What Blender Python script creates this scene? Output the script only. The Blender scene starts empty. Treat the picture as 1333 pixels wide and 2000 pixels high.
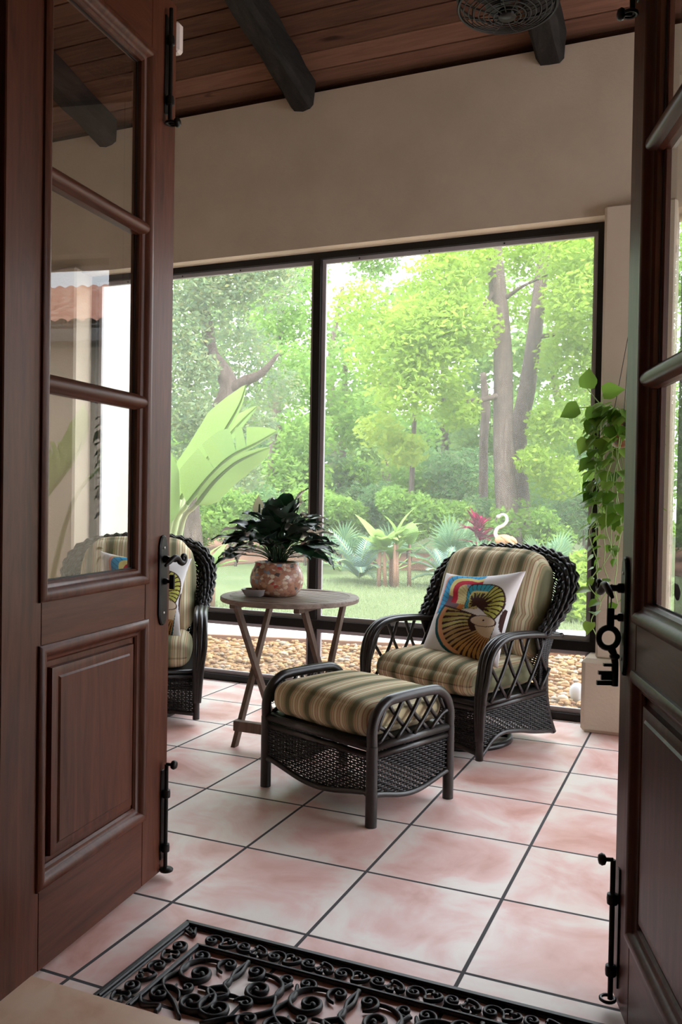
import bpy, bmesh, math, random
import numpy as np
from mathutils import Vector, Matrix
random.seed(7)
rng = np.random.default_rng(11)
PI = math.pi
SC = bpy.context.scene
COL = SC.collection

# ------------------------------------------------------------------ helpers
def V(*a): return np.array(a, dtype=float)
def nrm(v):
    n = np.linalg.norm(v)
    return v / n if n > 1e-12 else v

class MB:
    """collects shapes, links them as ONE mesh object"""
    def __init__(self): self.v = []; self.f = []; self.mi = []; self.cur = 0
    def add(self, vs, fs):
        o = len(self.v); self.v.extend([tuple(p) for p in vs])
        for f in fs: self.f.append([i + o for i in f]); self.mi.append(self.cur)
    def box(self, x0, x1, y0, y1, z0, z1):
        vs = [(x0,y0,z0),(x1,y0,z0),(x1,y1,z0),(x0,y1,z0),(x0,y0,z1),(x1,y0,z1),(x1,y1,z1),(x0,y1,z1)]
        self.add(vs, [(3,2,1,0),(4,5,6,7),(0,1,5,4),(1,2,6,5),(2,3,7,6),(3,0,4,7)]); return self
    def bbox(self, x0, x1, y0, y1, z0, z1, b=.004):
        """box with chamfered edges along every side"""
        X=(x0,x1);Y=(y0,y1);Z=(z0,z1); vs=[]; idx={}
        for i in (0,1):
            for j in (0,1):
                for k in (0,1):
                    sx=(b,-b)[i];sy=(b,-b)[j];sz=(b,-b)[k]
                    for ax in range(3):
                        p=[X[i]+sx,Y[j]+sy,Z[k]+sz]; p[ax]=(X[i],Y[j],Z[k])[ax]
                        idx[i,j,k,ax]=len(vs); vs.append(p)
        F=[]
        F.append([idx[0,0,0,0],idx[0,0,1,0],idx[0,1,1,0],idx[0,1,0,0]]); F.append([idx[1,0,0,0],idx[1,1,0,0],idx[1,1,1,0],idx[1,0,1,0]])
        F.append([idx[0,0,0,1],idx[1,0,0,1],idx[1,0,1,1],idx[0,0,1,1]]); F.append([idx[0,1,0,1],idx[0,1,1,1],idx[1,1,1,1],idx[1,1,0,1]])
        F.append([idx[0,0,0,2],idx[0,1,0,2],idx[1,1,0,2],idx[1,0,0,2]]); F.append([idx[0,0,1,2],idx[1,0,1,2],idx[1,1,1,2],idx[0,1,1,2]])
        for j in (0,1):
            for k in (0,1): F.append([idx[0,j,k,1],idx[1,j,k,1],idx[1,j,k,2],idx[0,j,k,2]])
        for i in (0,1):
            for k in (0,1): F.append([idx[i,0,k,0],idx[i,1,k,0],idx[i,1,k,2],idx[i,0,k,2]])
        for i in (0,1):
            for j in (0,1): F.append([idx[i,j,0,0],idx[i,j,1,0],idx[i,j,1,1],idx[i,j,0,1]])
        for i in (0,1):
            for j in (0,1):
                for k in (0,1): F.append([idx[i,j,k,0],idx[i,j,k,1],idx[i,j,k,2]])
        self.add(vs,F); return self
    def hexa(self, p):  # 8 points, bottom ring then top ring
        self.add(p, [(3,2,1,0),(4,5,6,7),(0,1,5,4),(1,2,6,5),(2,3,7,6),(3,0,4,7)]); return self
    def tube(self, pts, r, n=8, closed=False, caps=True, flat=1.0, up=None):
        P = np.array(pts, float); m = len(P)
        R = np.full(m, r) if np.isscalar(r) else np.array(r, float)
        T = np.zeros_like(P)
        if closed: T = np.roll(P,-1,0)-np.roll(P,1,0)
        else:
            T[1:-1] = P[2:]-P[:-2]; T[0]=P[1]-P[0]; T[-1]=P[-1]-P[-2]
        T /= np.maximum(np.linalg.norm(T,axis=1,keepdims=True),1e-9)
        vs=[]
        if up is None:
            a = V(0,0,1) if abs(T[0][2])<.9 else V(1,0,0)
            N = nrm(np.cross(T[0],a))
        for i in range(m):
            if up is not None: N = nrm(np.cross(T[i],np.array(up,float)))
            else:
                N = N - T[i]*(N@T[i]); N = nrm(N)
            B = np.cross(T[i],N)
            for k in range(n):
                t=2*PI*k/n
                vs.append(P[i]+R[i]*(math.cos(t)*N+flat*math.sin(t)*B))
        fs=[]
        for i in range(m if closed else m-1):
            j=(i+1)%m
            for k in range(n):
                l=(k+1)%n; fs.append((i*n+k,i*n+l,j*n+l,j*n+k))
        if caps and not closed:
            fs.append(tuple(range(n-1,-1,-1))); fs.append(tuple((m-1)*n+k for k in range(n)))
        self.add(vs,fs); return self
    def lathe(self, prof, c=(0,0,0), n=32, axis='z', caps=True):
        vs=[];fs=[];m=len(prof)
        for (r,h) in prof:
            for k in range(n):
                t=2*PI*k/n; a,b=r*math.cos(t),r*math.sin(t)
                p={'z':(a,b,h),'y':(a,h,b),'x':(h,a,b)}[axis]
                vs.append((p[0]+c[0],p[1]+c[1],p[2]+c[2]))
        for i in range(m-1):
            for k in range(n):
                l=(k+1)%n; fs.append((i*n+k,i*n+l,(i+1)*n+l,(i+1)*n+k))
        if caps: fs.append(tuple(range(n-1,-1,-1))); fs.append(tuple((m-1)*n+k for k in range(n)))
        self.add(vs,fs); return self
    def ball(self, c, r, n=10, sq=(1,1,1)):
        prof=[(max(1e-4,math.sin(PI*i/n)),-math.cos(PI*i/n)) for i in range(n+1)]
        vs=[];fs=[];s=n+4
        for (a,h) in prof:
            for k in range(s):
                t=2*PI*k/s; vs.append((c[0]+r*sq[0]*a*math.cos(t),c[1]+r*sq[1]*a*math.sin(t),c[2]+r*sq[2]*h))
        for i in range(n):
            for k in range(s):
                l=(k+1)%s; fs.append((i*s+k,i*s+l,(i+1)*s+l,(i+1)*s+k))
        self.add(vs,fs); return self
    def grid(self, G):
        nu=len(G);nv=len(G[0]); vs=[p for row in G for p in row]; fs=[]
        for i in range(nu-1):
            for j in range(nv-1): fs.append((i*nv+j,(i+1)*nv+j,(i+1)*nv+j+1,i*nv+j+1))
        self.add(vs,fs); return self
    def frame(self, x0,x1,z0,z1, prof):
        """mitred rectangular moulding in the x-z plane: prof = (inset, depth y) rings"""
        rings=[]
        for ins,y in prof: rings.append([(x0+ins,y,z0+ins),(x1-ins,y,z0+ins),(x1-ins,y,z1-ins),(x0+ins,y,z1-ins)])
        vs=[p for r in rings for p in r]; fs=[]
        for i in range(len(rings)-1):
            for k in range(4):
                l=(k+1)%4; fs.append((i*4+k,i*4+l,(i+1)*4+l,(i+1)*4+k))
        self.add(vs,fs); return self
    def build(self, name, mat, parent=None, smooth=False, loc=None, rotz=None, angle=None):
        me=bpy.data.meshes.new(name); me.from_pydata(self.v,[],self.f)
        mats=mat if isinstance(mat,(list,tuple)) else [mat]
        for m in mats: me.materials.append(m)
        if len(mats)>1: me.polygons.foreach_set('material_index',self.mi)
        me.update()
        bm=bmesh.new(); bm.from_mesh(me); bmesh.ops.recalc_face_normals(bm,faces=bm.faces); bm.to_mesh(me); bm.free()
        if smooth:
            me.polygons.foreach_set('use_smooth',[True]*len(me.polygons))
            if angle: me.set_sharp_from_angle(angle=math.radians(angle))
        o=bpy.data.objects.new(name,me); COL.objects.link(o)
        if parent: o.parent=parent
        if loc is not None: o.location=loc
        if rotz is not None: o.rotation_euler=(0,0,rotz)
        return o

def fast_mesh(name, verts, faces, mat, parent=None, smooth=False):
    """verts Nx3, faces MxK numpy arrays"""
    me=bpy.data.meshes.new(name); M,K=faces.shape
    me.vertices.add(len(verts)); me.vertices.foreach_set('co',np.ascontiguousarray(verts,dtype=np.float32).ravel())
    me.loops.add(M*K); me.loops.foreach_set('vertex_index',np.ascontiguousarray(faces,dtype=np.int32).ravel())
    me.polygons.add(M); me.polygons.foreach_set('loop_start',np.arange(0,M*K,K,dtype=np.int32))
    me.materials.append(mat); me.update(calc_edges=True)
    if smooth: me.polygons.foreach_set('use_smooth',[True]*M)
    o=bpy.data.objects.new(name,me); COL.objects.link(o)
    if parent: o.parent=parent
    return o

def tag(o, label=None, cat=None, group=None, kind=None):
    if label: o['label']=label
    if cat: o['category']=cat
    if group: o['group']=group
    if kind: o['kind']=kind
    return o
def empty(name, loc=(0,0,0), rotz=0):
    o=bpy.data.objects.new(name,None); COL.objects.link(o); o.empty_display_size=.1
    o.location=loc; o.rotation_euler=(0,0,rotz); return o
def copy_tree(o, parent=None):
    c=o.copy(); COL.objects.link(c)
    if parent: c.parent=parent
    for ch in list(o.children): copy_tree(ch,c)
    return c
def smoothpath(pts, n=8, closed=False):
    """Catmull-Rom through the points"""
    P=[np.array(p,float) for p in pts]; out=[]; m=len(P)
    for i in range(m if closed else m-1):
        a=P[(i-1)%m] if closed or i>0 else 2*P[0]-P[1]
        b=P[i]; c=P[(i+1)%m]; d=P[(i+2)%m] if closed or i+2<m else 2*P[-1]-P[-2]
        for k in range(n):
            t=k/n; out.append(.5*((2*b)+(-a+c)*t+(2*a-5*b+4*c-d)*t*t+(-a+3*b-3*c+d)*t**3))
    if not closed: out.append(P[-1])
    return out

# ------------------------------------------------------------------ camera (measured from the floor tiles)
U=.45
F_PX=1677.2; YAW,PITCH,ROLL=[math.radians(a) for a in (23.42,-1.01,.96)]
CAM=V(3.263*U,-4.798*U,2.731*U)
cy_,sy_=math.cos(YAW),math.sin(YAW); cp_,sp_=math.cos(PITCH),math.sin(PITCH); cr_,sr_=math.cos(ROLL),math.sin(ROLL)
FW=V(-sy_*cp_,cy_*cp_,sp_); _r=V(cy_,sy_,0); _u=np.cross(_r,FW)
RT=cr_*_r+sr_*_u; UP=-sr_*_r+cr_*_u
cam=bpy.data.cameras.new('camera'); cam.sensor_width=36; cam.sensor_fit='AUTO'; cam.lens=F_PX/2000*36
cam.clip_start=.02; cam.clip_end=500
co=bpy.data.objects.new('camera',cam); COL.objects.link(co)
M4=Matrix.Identity(4)
for i in range(3): M4[i][0]=RT[i]; M4[i][1]=UP[i]; M4[i][2]=-FW[i]; M4[i][3]=CAM[i]
co.matrix_world=M4; SC.camera=co
def at(px,py,depth):
    """the real place seen at a spot of the photograph, at a given distance"""
    return CAM+depth*(FW+RT*(px-666.5)/F_PX+UP*(1000-py)/F_PX)
def on_ground(px,py,z=0.):
    d=FW+RT*(px-666.5)/F_PX+UP*(1000-py)/F_PX
    return CAM+d*(z-CAM[2])/d[2]

# ------------------------------------------------------------------ materials
def mat(name, col=(.5,.5,.5), rough=.6, spec=.5, metal=0., coat=0.):
    m=bpy.data.materials.new(name); m.use_nodes=True
    b=m.node_tree.nodes['Principled BSDF']
    b.inputs['Base Color'].default_value=(*col,1); b.inputs['Roughness'].default_value=rough
    b.inputs['Metallic'].default_value=metal; b.inputs['Specular IOR Level'].default_value=spec
    if coat: b.inputs['Coat Weight'].default_value=coat; b.inputs['Coat Roughness'].default_value=.2
    return m
class NT:
    def __init__(s,m): s.t=m.node_tree; s.b=s.t.nodes.get('Principled BSDF'); s.out=s.t.nodes['Material Output']
    def n(s,typ,**kw):
        x=s.t.nodes.new(typ)
        for k,v in kw.items():
            if k.startswith('i_'): x.inputs[k[2:].replace('_',' ')].default_value=v
            else: setattr(x,k,v)
        return x
    def l(s,a,b): s.t.links.new(a,b)
    def coords(s,kind='Object',scale=(1,1,1),rot=(0,0,0)):
        c=s.n('ShaderNodeTexCoord'); m=s.n('ShaderNodeMapping'); m.inputs['Scale'].default_value=scale; m.inputs['Rotation'].default_value=rot
        s.l(c.outputs[kind],m.inputs['Vector']); return m.outputs['Vector']
    def ramp(s,fac,stops,interp='LINEAR'):
        r=s.n('ShaderNodeValToRGB'); r.color_ramp.interpolation=interp; e=r.color_ramp.elements
        while len(e)<len(stops): e.new(.5)
        for k,(p,c) in enumerate(stops): e[k].position=p; e[k].color=(*c,1)
        if fac is not None: s.l(fac,r.inputs['Fac'])
        return r.outputs['Color']
    def noise(s,vec,scale,detail=4,rough=.55,dist=0.):
        x=s.n('ShaderNodeTexNoise'); x.inputs['Scale'].default_value=scale; x.inputs['Detail'].default_value=detail
        x.inputs['Roughness'].default_value=rough; x.inputs['Distortion'].default_value=dist
        if vec is not None: s.l(vec,x.inputs['Vector'])
        return x
    def bump(s,h,strength=.3,dist=.01):
        x=s.n('ShaderNodeBump'); x.inputs['Strength'].default_value=strength; x.inputs['Distance'].default_value=dist
        s.l(h,x.inputs['Height']); s.l(x.outputs['Normal'],s.b.inputs['Normal'])
    def math(s,op,a,b=None,c=None):
        x=s.n('ShaderNodeMath',operation=op)
        for k,v in enumerate((a,b,c)):
            if v is None: continue
            if isinstance(v,(int,float)): x.inputs[k].default_value=v
            else: s.l(v,x.inputs[k])
        return x.outputs[0]
    def mix(s,fac,a,b,typ='MIX'):
        x=s.n('ShaderNodeMix',data_type='RGBA',blend_type=typ)
        for sock,v in ((x.inputs[0],fac),(x.inputs[6],a),(x.inputs[7],b)):
            if isinstance(v,(int,float)): sock.default_value=v
            elif isinstance(v,tuple): sock.default_value=(*v,1)
            else: s.l(v,sock)
        return x.outputs[2]

def wood(name, dark, light, rough=.42, scale=(14,14,1.2), coat=.08, rot=(0,0,0)):
    m=mat(name,dark,rough,.25,coat=coat); t=NT(m); v=t.coords(scale=scale,rot=rot)
    n=t.noise(v,1.6,7,.6,1.2); n2=t.noise(v,9,3,.6)
    f=t.math('ADD',t.math('MULTIPLY',n.outputs['Fac'],.75),t.math('MULTIPLY',n2.outputs['Fac'],.25))
    t.l(t.ramp(f,[(.32,dark),(.5,tuple((a+b)/2 for a,b in zip(dark,light))),(.68,light)]),t.b.inputs['Base Color'])
    t.bump(f,.06,.004); return m
M={}
M['mahogany']=wood('mahogany',(.046,.012,.006),(.128,.039,.020))
M['mahogany_rail']=wood('mahogany_rail',(.046,.012,.006),(.128,.039,.020),scale=(1.2,14,14))
M['iron']=mat('black_iron',(.012,.010,.009),.42,.5,.6)
M['steel']=mat('worn_screw_steel',(.35,.33,.31),.4,.5,1.)
M['plastic']=mat('ivory_plastic',(.72,.62,.58),.45)
M['gasket']=mat('dark_gasket',(.012,.013,.014),.5)

m=mat('stucco',(.52,.42,.36),.9,.2); t=NT(m); v=t.coords()
n=t.noise(v,3,4); n2=t.noise(v,70,4)
t.l(t.ramp(n.outputs['Fac'],[(.3,(.505,.425,.335)),(.7,(.575,.485,.385))]),t.b.inputs['Base Color']); t.bump(n2.outputs['Fac'],.25,.006); M['stucco']=m
m=mat('white_stucco',(.86,.86,.84),.9,.2); t=NT(m); t.bump(t.noise(t.coords(),60,3).outputs['Fac'],.2,.006); M['white_stucco']=m
M['interior_paint']=mat('interior_paint',(.45,.36,.28),.8,.2)

# ceiling boards: every board is an island with its own tone
m=mat('cedar_boards',(.12,.05,.03),.75,.2); t=NT(m); v=t.coords(scale=(1.0,14,14))
g=t.n('ShaderNodeNewGeometry'); n=t.noise(v,2.2,6,.65,.8); kn=t.noise(t.coords(scale=(1.4,5,5)),2.1,2,.4)
f=t.math('ADD',t.math('MULTIPLY',n.outputs['Fac'],.6),t.math('MULTIPLY',g.outputs['Random Per Island'],.4))
c=t.ramp(f,[(.3,(.062,.029,.018)),(.55,(.13,.060,.038)),(.75,(.20,.10,.065))])
k=t.ramp(kn.outputs['Fac'],[(.0,(1,1,1)),(.70,(1,1,1)),(.76,(.25,.2,.2))])
t.l(t.mix(1.,c,k,'MULTIPLY'),t.b.inputs['Base Color']); t.bump(n.outputs['Fac'],.25,.006); M['cedar']=m
m=mat('charred_beam',(.014,.012,.010),.8,.25); t=NT(m); v=t.coords(scale=(8,1.0,8)); n=t.noise(v,2,6,.65,.6)
t.l(t.ramp(n.outputs['Fac'],[(.3,(.006,.0055,.005)),(.6,(.022,.019,.016)),(.8,(.035,.03,.026))]),t.b.inputs['Base Color']); t.bump(n.outputs['Fac'],.6,.02); M['beam']=m

# floor tiles, 0.45 m grid, dark grout, cloudy pink and cream clay
def tile_mat(name,warm):
    m=mat(name,(.6,.45,.38),.42,.45); t=NT(m); v=t.coords()
    s=t.n('ShaderNodeSeparateXYZ'); t.l(v,s.inputs[0])
    def edge(o):
        a=t.math('DIVIDE',o,U); fr=t.math('FRACT',a); d=t.math('MINIMUM',fr,t.math('SUBTRACT',1.,fr))
        return d,t.math('FLOOR',t.math('ADD',a,0.0))
    dx,ix=edge(s.outputs[0]); dy,iy=edge(s.outputs[1])
    d=t.math('MINIMUM',dx,dy)
    cmb=t.n('ShaderNodeCombineXYZ'); t.l(ix,cmb.inputs[0]); t.l(iy,cmb.inputs[1])
    wn=t.n('ShaderNodeTexWhiteNoise',noise_dimensions='3D'); t.l(cmb.outputs[0],wn.inputs['Vector'])
    sc=t.n('ShaderNodeVectorMath',operation='SCALE'); t.l(wn.outputs['Color'],sc.inputs[0]); sc.inputs['Scale'].default_value=30
    av=t.n('ShaderNodeVectorMath',operation='ADD'); t.l(v,av.inputs[0]); t.l(sc.outputs[0],av.inputs[1])
    n=t.noise(av.outputs[0],3.4,5,.55,.9); n2=t.noise(av.outputs[0],8.,3,.5,.3)
    f=t.math('ADD',t.math('MULTIPLY',n.outputs['Fac'],.8),t.math('MULTIPLY',n2.outputs['Fac'],.2))
    # cream builds up towards each tile's rim
    rim=t.n('ShaderNodeMapRange'); rim.inputs[1].default_value=0.; rim.inputs[2].default_value=.22; rim.inputs[3].default_value=.14; rim.inputs[4].default_value=0.
    t.l(d,rim.inputs[0]); f=t.math('ADD',f,rim.outputs[0])
    f=t.math('ADD',f,t.math('MULTIPLY',t.math('SUBTRACT',wn.outputs['Value'],.5),.10))
    if warm: stops=[(.38,(.60,.34,.22)),(.5,(.72,.47,.33)),(.62,(.80,.58,.43))]
    else: stops=[(.36,(.66,.34,.28)),(.45,(.76,.45,.40)),(.53,(.81,.54,.50)),(.60,(.84,.66,.61)),(.70,(.86,.77,.71))]
    tile=t.ramp(f,stops)
    g=t.n('ShaderNodeMapRange'); g.inputs[1].default_value=.0105; g.inputs[2].default_value=.0135; t.l(d,g.inputs[0])
    gf=g.outputs[0]
    if warm: t.l(tile,t.b.inputs['Base Color'])
    else:
        t.l(t.mix(gf,(.055,.05,.055),tile),t.b.inputs['Base Color'])
        r=t.n('ShaderNodeMapRange'); r.inputs[3].default_value=.85; r.inputs[4].default_value=.40; t.l(gf,r.inputs[0]); t.l(r.outputs[0],t.b.inputs['Roughness'])
        t.bump(gf,.5,.003)
    return m
M['tile']=tile_mat('clay_tile',False); M['sill_tile']=tile_mat('threshold_tile',True)

m=mat('dark_wicker',(.020,.017,.017),.40,.4); t=NT(m); n=t.noise(t.coords(),60,2)
t.l(t.ramp(n.outputs['Fac'],[(.3,(.006,.005,.005)),(.7,(.016,.014,.015))]),t.b.inputs['Base Color']); M['wicker']=m
m=mat('dark_rattan_pole',(.020,.016,.016),.33,.5); t=NT(m); n=t.noise(t.coords(),14,3)
t.l(t.ramp(n.outputs['Fac'],[(.3,(.007,.0055,.0055)),(.7,(.020,.015,.015))]),t.b.inputs['Base Color']); M['pole']=m

# striped canvas: stripes follow the cushion's own width
m=mat('striped_canvas',(.4,.33,.2),.9,.15); t=NT(m); v=t.coords(); s=t.n('ShaderNodeSeparateXYZ'); t.l(v,s.inputs[0])
per=.120; f=t.math('FRACT',t.math('ADD',t.math('DIVIDE',s.outputs[0],per),10.33))
DK=(.150,.148,.088); MD=(.29,.265,.16); TN=(.53,.455,.285); CR=(.66,.60,.42); RD=(.38,.21,.14)
st=[(0.,DK),(.10,DK),(.16,MD),(.185,TN),(.20,RD),(.22,RD),(.235,TN),(.29,TN),(.30,MD),(.315,MD),(.33,CR),(.42,CR),(.43,RD),(.45,RD),(.46,TN),(.54,TN),(.55,RD),(.57,RD),(.58,CR),(.68,CR),(.69,MD),(.705,MD),(.72,TN),(.77,TN),(.78,RD),(.80,RD),(.815,TN),(.85,MD),(.90,MD),(.95,DK)]
col=t.ramp(f,st); wv=t.noise(t.coords(scale=(1,1,1)),420,2)
t.l(t.mix(.25,col,wv.outputs['Color'],'OVERLAY'),t.b.inputs['Base Color']); t.bump(wv.outputs['Fac'],.12,.001); M['canvas']=m

m=mat('printed_cotton',(.8,.8,.8),.9,.15); t=NT(m); a=t.n('ShaderNodeAttribute',attribute_name='print'); t.l(a.outputs['Color'],t.b.inputs['Base Color'])
wv=t.noise(t.coords(),500,2); t.bump(wv.outputs['Fac'],.15,.001); M['print']=m
M['zip_red']=mat('red_stitching',(.45,.09,.05),.8)

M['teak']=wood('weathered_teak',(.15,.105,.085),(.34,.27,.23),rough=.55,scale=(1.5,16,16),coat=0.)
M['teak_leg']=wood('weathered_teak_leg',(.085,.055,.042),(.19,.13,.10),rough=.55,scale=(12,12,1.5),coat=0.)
m=mat('mosaic_shards',(.5,.3,.2),.3,.5); t=NT(m); v=t.coords(scale=(1,1,1.3))
vo=t.n('ShaderNodeTexVoronoi',feature='F1'); vo.inputs['Scale'].default_value=46; t.l(v,vo.inputs['Vector'])
ve=t.n('ShaderNodeTexVoronoi',feature='DISTANCE_TO_EDGE'); ve.inputs['Scale'].default_value=46; t.l(v,ve.inputs['Vector'])
sp=t.n('ShaderNodeSeparateColor'); t.l(vo.outputs['Color'],sp.inputs[0])
c=t.ramp(sp.outputs[0],[(0.,(.36,.15,.09)),(.26,(.48,.24,.15)),(.4,(.62,.45,.33)),(.55,(.40,.19,.12)),(.68,(.70,.60,.48)),(.78,(.10,.07,.06)),(.84,(.25,.30,.38)),(.9,(.45,.06,.04)),(.94,(.55,.32,.2))],'CONSTANT')
e=t.n('ShaderNodeMapRange'); e.inputs[1].default_value=.02; e.inputs[2].default_value=.06; t.l(ve.outputs['Distance'],e.inputs[0])
t.l(t.mix(e.outputs[0],(.34,.22,.17),c),t.b.inputs['Base Color']); t.bump(e.outputs[0],.4,.003); M['mosaic']=m
M['dish']=mat('grey_glazed_clay',(.36,.33,.33),.3,.5)
M['soil']=mat('potting_soil',(.03,.02,.015),.95,.1)
M['rubber']=mat('black_rubber',(.016,.016,.018),.48,.5)
M['bronze']=mat('bronze_aluminium',(.007,.006,.006),.45,.3)
M['spline']=mat('grey_screen_spline',(.42,.40,.42),.5,.5)

def leaf_mat(name, cols, trans=.45, gloss=.0, rough=.4, dim=.60):
    m=bpy.data.materials.new(name); m.use_nodes=True; t=NT(m); t.t.nodes.remove(t.b)
    g=t.n('ShaderNodeNewGeometry'); k=len(cols)
    c=t.ramp(g.outputs['Random Per Island'],[(i/max(1,k-1),tuple(q*dim for q in cols[i])) for i in range(k)])
    d=t.n('ShaderNodeBsdfDiffuse'); tr=t.n('ShaderNodeBsdfTranslucent'); t.l(c,d.inputs[0]); t.l(c,tr.inputs[0])
    mx=t.n('ShaderNodeMixShader'); mx.inputs[0].default_value=trans; t.l(d.outputs[0],mx.inputs[1]); t.l(tr.outputs[0],mx.inputs[2])
    o=mx.outputs[0]
    if gloss:
        gl=t.n('ShaderNodeBsdfGlossy'); gl.inputs['Roughness'].default_value=rough; gl.inputs[0].default_value=(1,1,1,1)
        fr=t.n('ShaderNodeLayerWeight'); fr.inputs[0].default_value=.25
        fm=t.math('MULTIPLY',fr.outputs['Fresnel'],gloss)
        m2=t.n('ShaderNodeMixShader'); t.l(fm,m2.inputs[0]); t.l(o,m2.inputs[1]); t.l(gl.outputs[0],m2.inputs[2]); o=m2.outputs[0]
    t.l(o,t.out.inputs['Surface']); return m
M['leaf_spring']=leaf_mat('spring_leaves',[(.36,.56,.07),(.46,.70,.10),(.56,.74,.14),(.40,.64,.10)],.5)
M['leaf_mid']=leaf_mat('green_leaves',[(.24,.46,.09),(.34,.58,.12),(.42,.64,.14),(.28,.52,.14)],.5)
M['leaf_oak']=leaf_mat('evergreen_oak_leaves',[(.26,.38,.20),(.36,.48,.24),(.46,.54,.28),(.28,.42,.28),(.50,.50,.20)],.4)
M['leaf_far']=leaf_mat('hazed_distant_leaves',[(.32,.54,.16),(.42,.64,.20),(.52,.70,.20),(.36,.56,.22)],.5)  # distance haze put into the leaf colour: slightly paler and bluer
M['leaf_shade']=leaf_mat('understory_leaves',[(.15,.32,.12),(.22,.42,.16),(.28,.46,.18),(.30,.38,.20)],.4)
M['leaf_yellow']=leaf_mat('yellowing_leaves',[(.58,.74,.12),(.64,.78,.16),(.50,.72,.14)],.5)
M['palmetto']=leaf_mat('palmetto_fronds',[(.26,.46,.26),(.32,.54,.30),(.36,.54,.26)],.35)
M['cycad']=leaf_mat('blue_cycad_fronds',[(.28,.44,.40),(.34,.50,.44),(.30,.46,.36)],.3)
M['canna']=leaf_mat('pale_canna_leaves',[(.46,.68,.20),(.54,.74,.26),(.42,.66,.24)],.5)
M['cordyline']=leaf_mat('crimson_leaves',[(.40,.015,.08),(.60,.03,.16),(.22,.015,.05),(.30,.05,.10)],.35,0.,.4,.5)
M['banana']=leaf_mat('big_paddle_leaves',[(.40,.62,.20),(.44,.64,.18)],.45,.35,.35,.85)
M['lily']=leaf_mat('dark_glossy_leaves',[(.010,.042,.014),(.018,.060,.020),(.012,.048,.022),(.03,.09,.02)],.25,.55,.34,.8)
M['spathe']=leaf_mat('cream_spathe',[(.72,.70,.42),(.76,.72,.46)],.4)
M['pothos']=leaf_mat('pothos_leaves',[(.15,.34,.04),(.24,.46,.06),(.34,.54,.10),(.10,.26,.03)],.5,.08,.45,.6)
M['stem']=mat('green_stem',(.28,.40,.14),.6); M['stem_dark']=mat('dark_green_stem',(.03,.08,.03),.5)
M['stem_pale']=mat('pale_leaf_stalk',(.46,.56,.28),.5)
m=mat('tree_bark',(.24,.19,.16),.95,.1); t=NT(m); v=t.coords(scale=(7,7,1.6)); n=t.noise(v,3,6,.65)
t.l(t.ramp(n.outputs['Fac'],[(.3,(.07,.052,.042)),(.55,(.13,.10,.085)),(.75,(.22,.18,.15))]),t.b.inputs['Base Color']); t.bump(n.outputs['Fac'],.5,.05); M['bark']=m
M['canna_stem']=mat('brown_banana_stem',(.30,.17,.12),.8)
m=mat('lawn_grass',(.4,.5,.3),.9,.1); t=NT(m); n=t.noise(t.coords(),2.2,6,.7); n2=t.noise(t.coords(),60,3,.7)
f=t.math('ADD',t.math('MULTIPLY',n.outputs['Fac'],.6),t.math('MULTIPLY',n2.outputs['Fac'],.4))
t.l(t.ramp(f,[(.35,(.12,.17,.065)),(.5,(.165,.215,.095)),(.62,(.22,.25,.135))]),t.b.inputs['Base Color']); t.bump(n2.outputs['Fac'],.8,.05); M['lawn']=m
m=mat('pine_straw_mulch',(.34,.2,.13),.95,.1); t=NT(m); n=t.noise(t.coords(scale=(3,9,3)),6,6,.75)
t.l(t.ramp(n.outputs['Fac'],[(.3,(.15,.07,.045)),(.5,(.25,.13,.085)),(.7,(.34,.22,.15))]),t.b.inputs['Base Color']); t.bump(n.outputs['Fac'],.8,.05); M['mulch']=m
m=mat('forest_litter',(.3,.26,.2),.95,.1); t=NT(m); n=t.noise(t.coords(),1.3,6,.75)
t.l(t.ramp(n.outputs['Fac'],[(.3,(.05,.075,.03)),(.5,(.08,.10,.045)),(.7,(.12,.10,.06))]),t.b.inputs['Base Color']); M['litter']=m
m=mat('concrete_walk',(.80,.79,.77),.85,.2); t=NT(m); n=t.noise(t.coords(),30,4)
t.l(t.ramp(n.outputs['Fac'],[(.3,(.76,.75,.73)),(.7,(.84,.83,.81))]),t.b.inputs['Base Color']); M['concrete']=m
M['edging']=mat('rusty_brown_edging',(.30,.15,.09),.8)
m=mat('river_pebbles',(.6,.45,.25),.6,.35); t=NT(m); g=t.n('ShaderNodeNewGeometry')
c=t.ramp(g.outputs['Random Per Island'],[(0.,(.22,.09,.028)),(.2,(.37,.185,.055)),(.45,(.44,.25,.085)),(.65,(.49,.34,.17)),(.8,(.30,.15,.065)),(.9,(.54,.45,.34)),(1.,(.28,.21,.15))])
t.l(c,t.b.inputs['Base Color']); M['pebble']=m
M['gravel_bed']=mat('sandy_gravel_bed',(.30,.18,.08),.95,.1)
M['pale_stone']=mat('pale_blue_grey_stone',(.62,.66,.72),.6)
M['tan_stone']=mat('tan_stone',(.62,.50,.36),.65)
M['flamingo']=mat('weathered_pink_paint',(.46,.21,.10),.6)
M['flamingo_neck']=mat('pale_pink_paint',(.55,.46,.42),.6)
m=mat('terracotta_roof_tiles',(.6,.25,.16),.8); t=NT(m); n=t.noise(t.coords(),5,4)
t.l(t.ramp(n.outputs['Fac'],[(.3,(.50,.19,.12)),(.5,(.62,.28,.19)),(.7,(.72,.42,.32))]),t.b.inputs['Base Color']); M['roof_tile']=m
M['fascia']=mat('dark_bronze_gutter',(.12,.11,.11),.6)

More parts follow.
